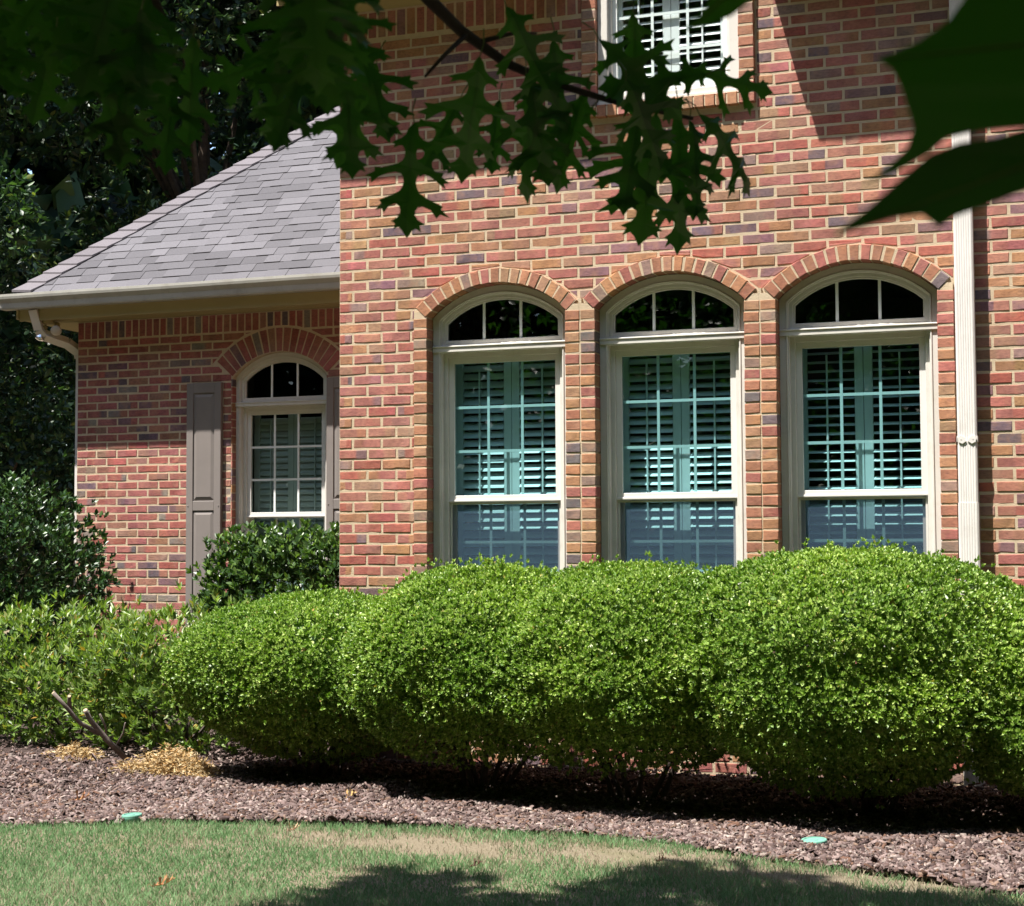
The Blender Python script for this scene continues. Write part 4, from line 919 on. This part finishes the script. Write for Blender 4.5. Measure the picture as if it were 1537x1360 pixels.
near_leaf([(1900,-200),(1620,-150),(1500,-60),(1452,-8),(1425,30),(1380,62),(1345,78),(1316,88),(1340,104),(1352,128),(1362,160),(1372,192),(1362,222),(1335,248),(1295,278),(1345,258),(1392,232),(1420,208),(1470,196),(1540,190),(1700,170),(1900,120)],.60,.66,1900,1300,[(1850,0),(1600,60),(1330,88)])
near_leaf([(1950,40),(1700,130),(1560,186),(1500,205),(1440,214),(1395,232),(1350,270),(1300,315),(1244,357),(1300,340),(1345,327),(1385,322),(1410,342),(1432,326),(1470,312),(1530,290),(1620,262),(1750,262),(1950,240)],.57,.62,1950,1244,[(1880,140),(1560,240),(1260,350)])
near_leaf([(1150,-120),(1150,-50),(1128,0),(1098,24),(1062,38),(1022,48),(1046,28),(1062,6),(1076,-30),(1090,-120)],.80,.82,1150,1022,[(1120,-110),(1105,-20),(1040,40)])
l.build('leaves',[OAKL,VEIN],br)
# ------------------------------------------------------------------ small things on the ground
def lid(p,r,label):
    b=MB(); b.lathe((0,0,0),[(r*.9,-.02),(r,0),(r,.012),(r*.96,.016),(r*.80,.016),(r*.78,.0125),(r*.3,.0125),(r*.28,.015),(.002,.015)],36)
    o=b.build('irrigation_lid',LID); o.location=(p[0],p[1],.030); o.rotation_euler=(R(2),R(-2),0); tag(o,label,'lid','green irrigation lids in the mulch')
lid(ground(1222,1265,.03),.058,'round green irrigation lid in the mulch below the tallest mound'); lid(ground(198,1227,.03),.050,'round green irrigation lid near the dry straw, half buried in mulch')
def straw_pile(label,c,rx,ry,h,n,seed):
    r=np.random.default_rng(seed); a=r.uniform(0,6.28,n); q=r.random(n)**.6; lump=1+.35*np.sin(a*3+seed)+.2*np.sin(a*7)
    P=np.c_[np.cos(a)*q*rx*lump,np.sin(a)*q*ry*lump,np.zeros(n)]; P[:,2]=.02+h*np.clip(1-q**2,0,1)*r.random(n)*(.6+.4*np.sin(P[:,0]*30+seed)**2)
    A=np.c_[r.normal(size=(n,2)),r.normal(0,.45,n)]
    V,T=leaves(P,A,nrm(r.normal(size=(n,3))+np.array([0,0,1])),r.uniform(.02,.05,n),r.uniform(.004,.011,n),DIAMOND)
    pal=np.array([(.42,.28,.12),(.50,.37,.19),(.34,.20,.075),(.55,.44,.27)]); cl=pal[r.choice(4,n)]*r.uniform(.8,1.15,(n,1))
    o=big('straw_pile',V,T,STRAW,col=np.repeat(cl,4,0)); o.location=(c[0],c[1],0); tag(o,label,'dry clippings','heaps of dry clippings on the mulch')
straw_pile('larger heap of golden dry clippings beside the lowest clipped mound',ground(258,1163),.30,.20,.17,5200,3)
straw_pile('small heap of golden dry clippings under the leafy shrub',ground(112,1142),.18,.10,.10,1600,5)
st=empty('pruned_stump','grey pruned stump with cut stubs in front of the loose leafy shrub','stump',tuple(ground(185,1140)))
s0=np.array(st.location); b=MB(); b2=MB()
for pts,r in (([(190,1140),(160,1110),(135,1080),(128,1066)],.017),([(150,1102),(120,1085),(100,1062),(80,1040)],.013),([(106,1068),(104,1052),(104,1045)],.012),([(160,1108),(158,1090),(150,1072)],.006),([(172,1124),(185,1100),(188,1085)],.005)):
    P=[at(x,y,10.12-.04*i)-s0 for i,(x,y) in enumerate(pts)]
    b.tube(P,[r*(1.1-.25*i/len(P)) for i in range(len(P))],9); t=P[-1]-P[-2]; t/=np.linalg.norm(t)
    if r>.01: b2=MB(); b2.lathe(P[-1],[(r*.84,-.001),(r*.80,.0025)],10,axis=t); b2.build('cut_end',CUT,st)
b.build('stub',m_simple('weathered_grey_bark',(.16,.13,.115),.9,.3,25,.2,.8,60),st,smooth=True)
def dead_leaf(label,p,L,ang,col,seed,z=.03):
    random.seed(seed); b=MB(); a=R(ang); 
    n=len(HALF); A=np.array([math.cos(a),math.sin(a),.1]); 
    oak_leaf(b,(0,0,0),A,(0.1,.1,1),L,curl=-1.1,droop=-.25,wf=.9)
    b.c=[tuple(x*random.uniform(.8,1.15) for x in col) for _ in b.v]
    o=b.build('fallen_leaf',[DEADL,DEADL]); o.location=tuple(p+np.array([0,0,z])); tag(o,label,'leaf','fallen leaves'); return o
dead_leaf('curled brown fallen leaf on the grass nearest the camera',ground(228,1342),.10,10,(.30,.15,.06),1)
dead_leaf('pale tan fallen leaf on the grass by the mulch edge',ground(432,1256),.075,-20,(.42,.27,.17),2)
dead_leaf('dark brown fallen leaf in the dry patch of lawn',ground(704,1312),.06,30,(.10,.05,.035),3)
dead_leaf('orange-brown fallen leaf lying on the mulch near the left lid',ground(108,1211),.11,5,(.34,.17,.08),4)
dead_leaf('yellow fallen leaf on the mulch in front of the lowest mound',ground(512,1208),.09,40,(.48,.32,.12),5)
dead_leaf('reddish fallen leaf at the lawn shadow edge',ground(985,1303),.05,-10,(.34,.14,.08),6)
dead_leaf('orange dry leaf caught on top of the clipped hedge',at(540,948,9.05),.06,70,(.45,.17,.02),7,0)
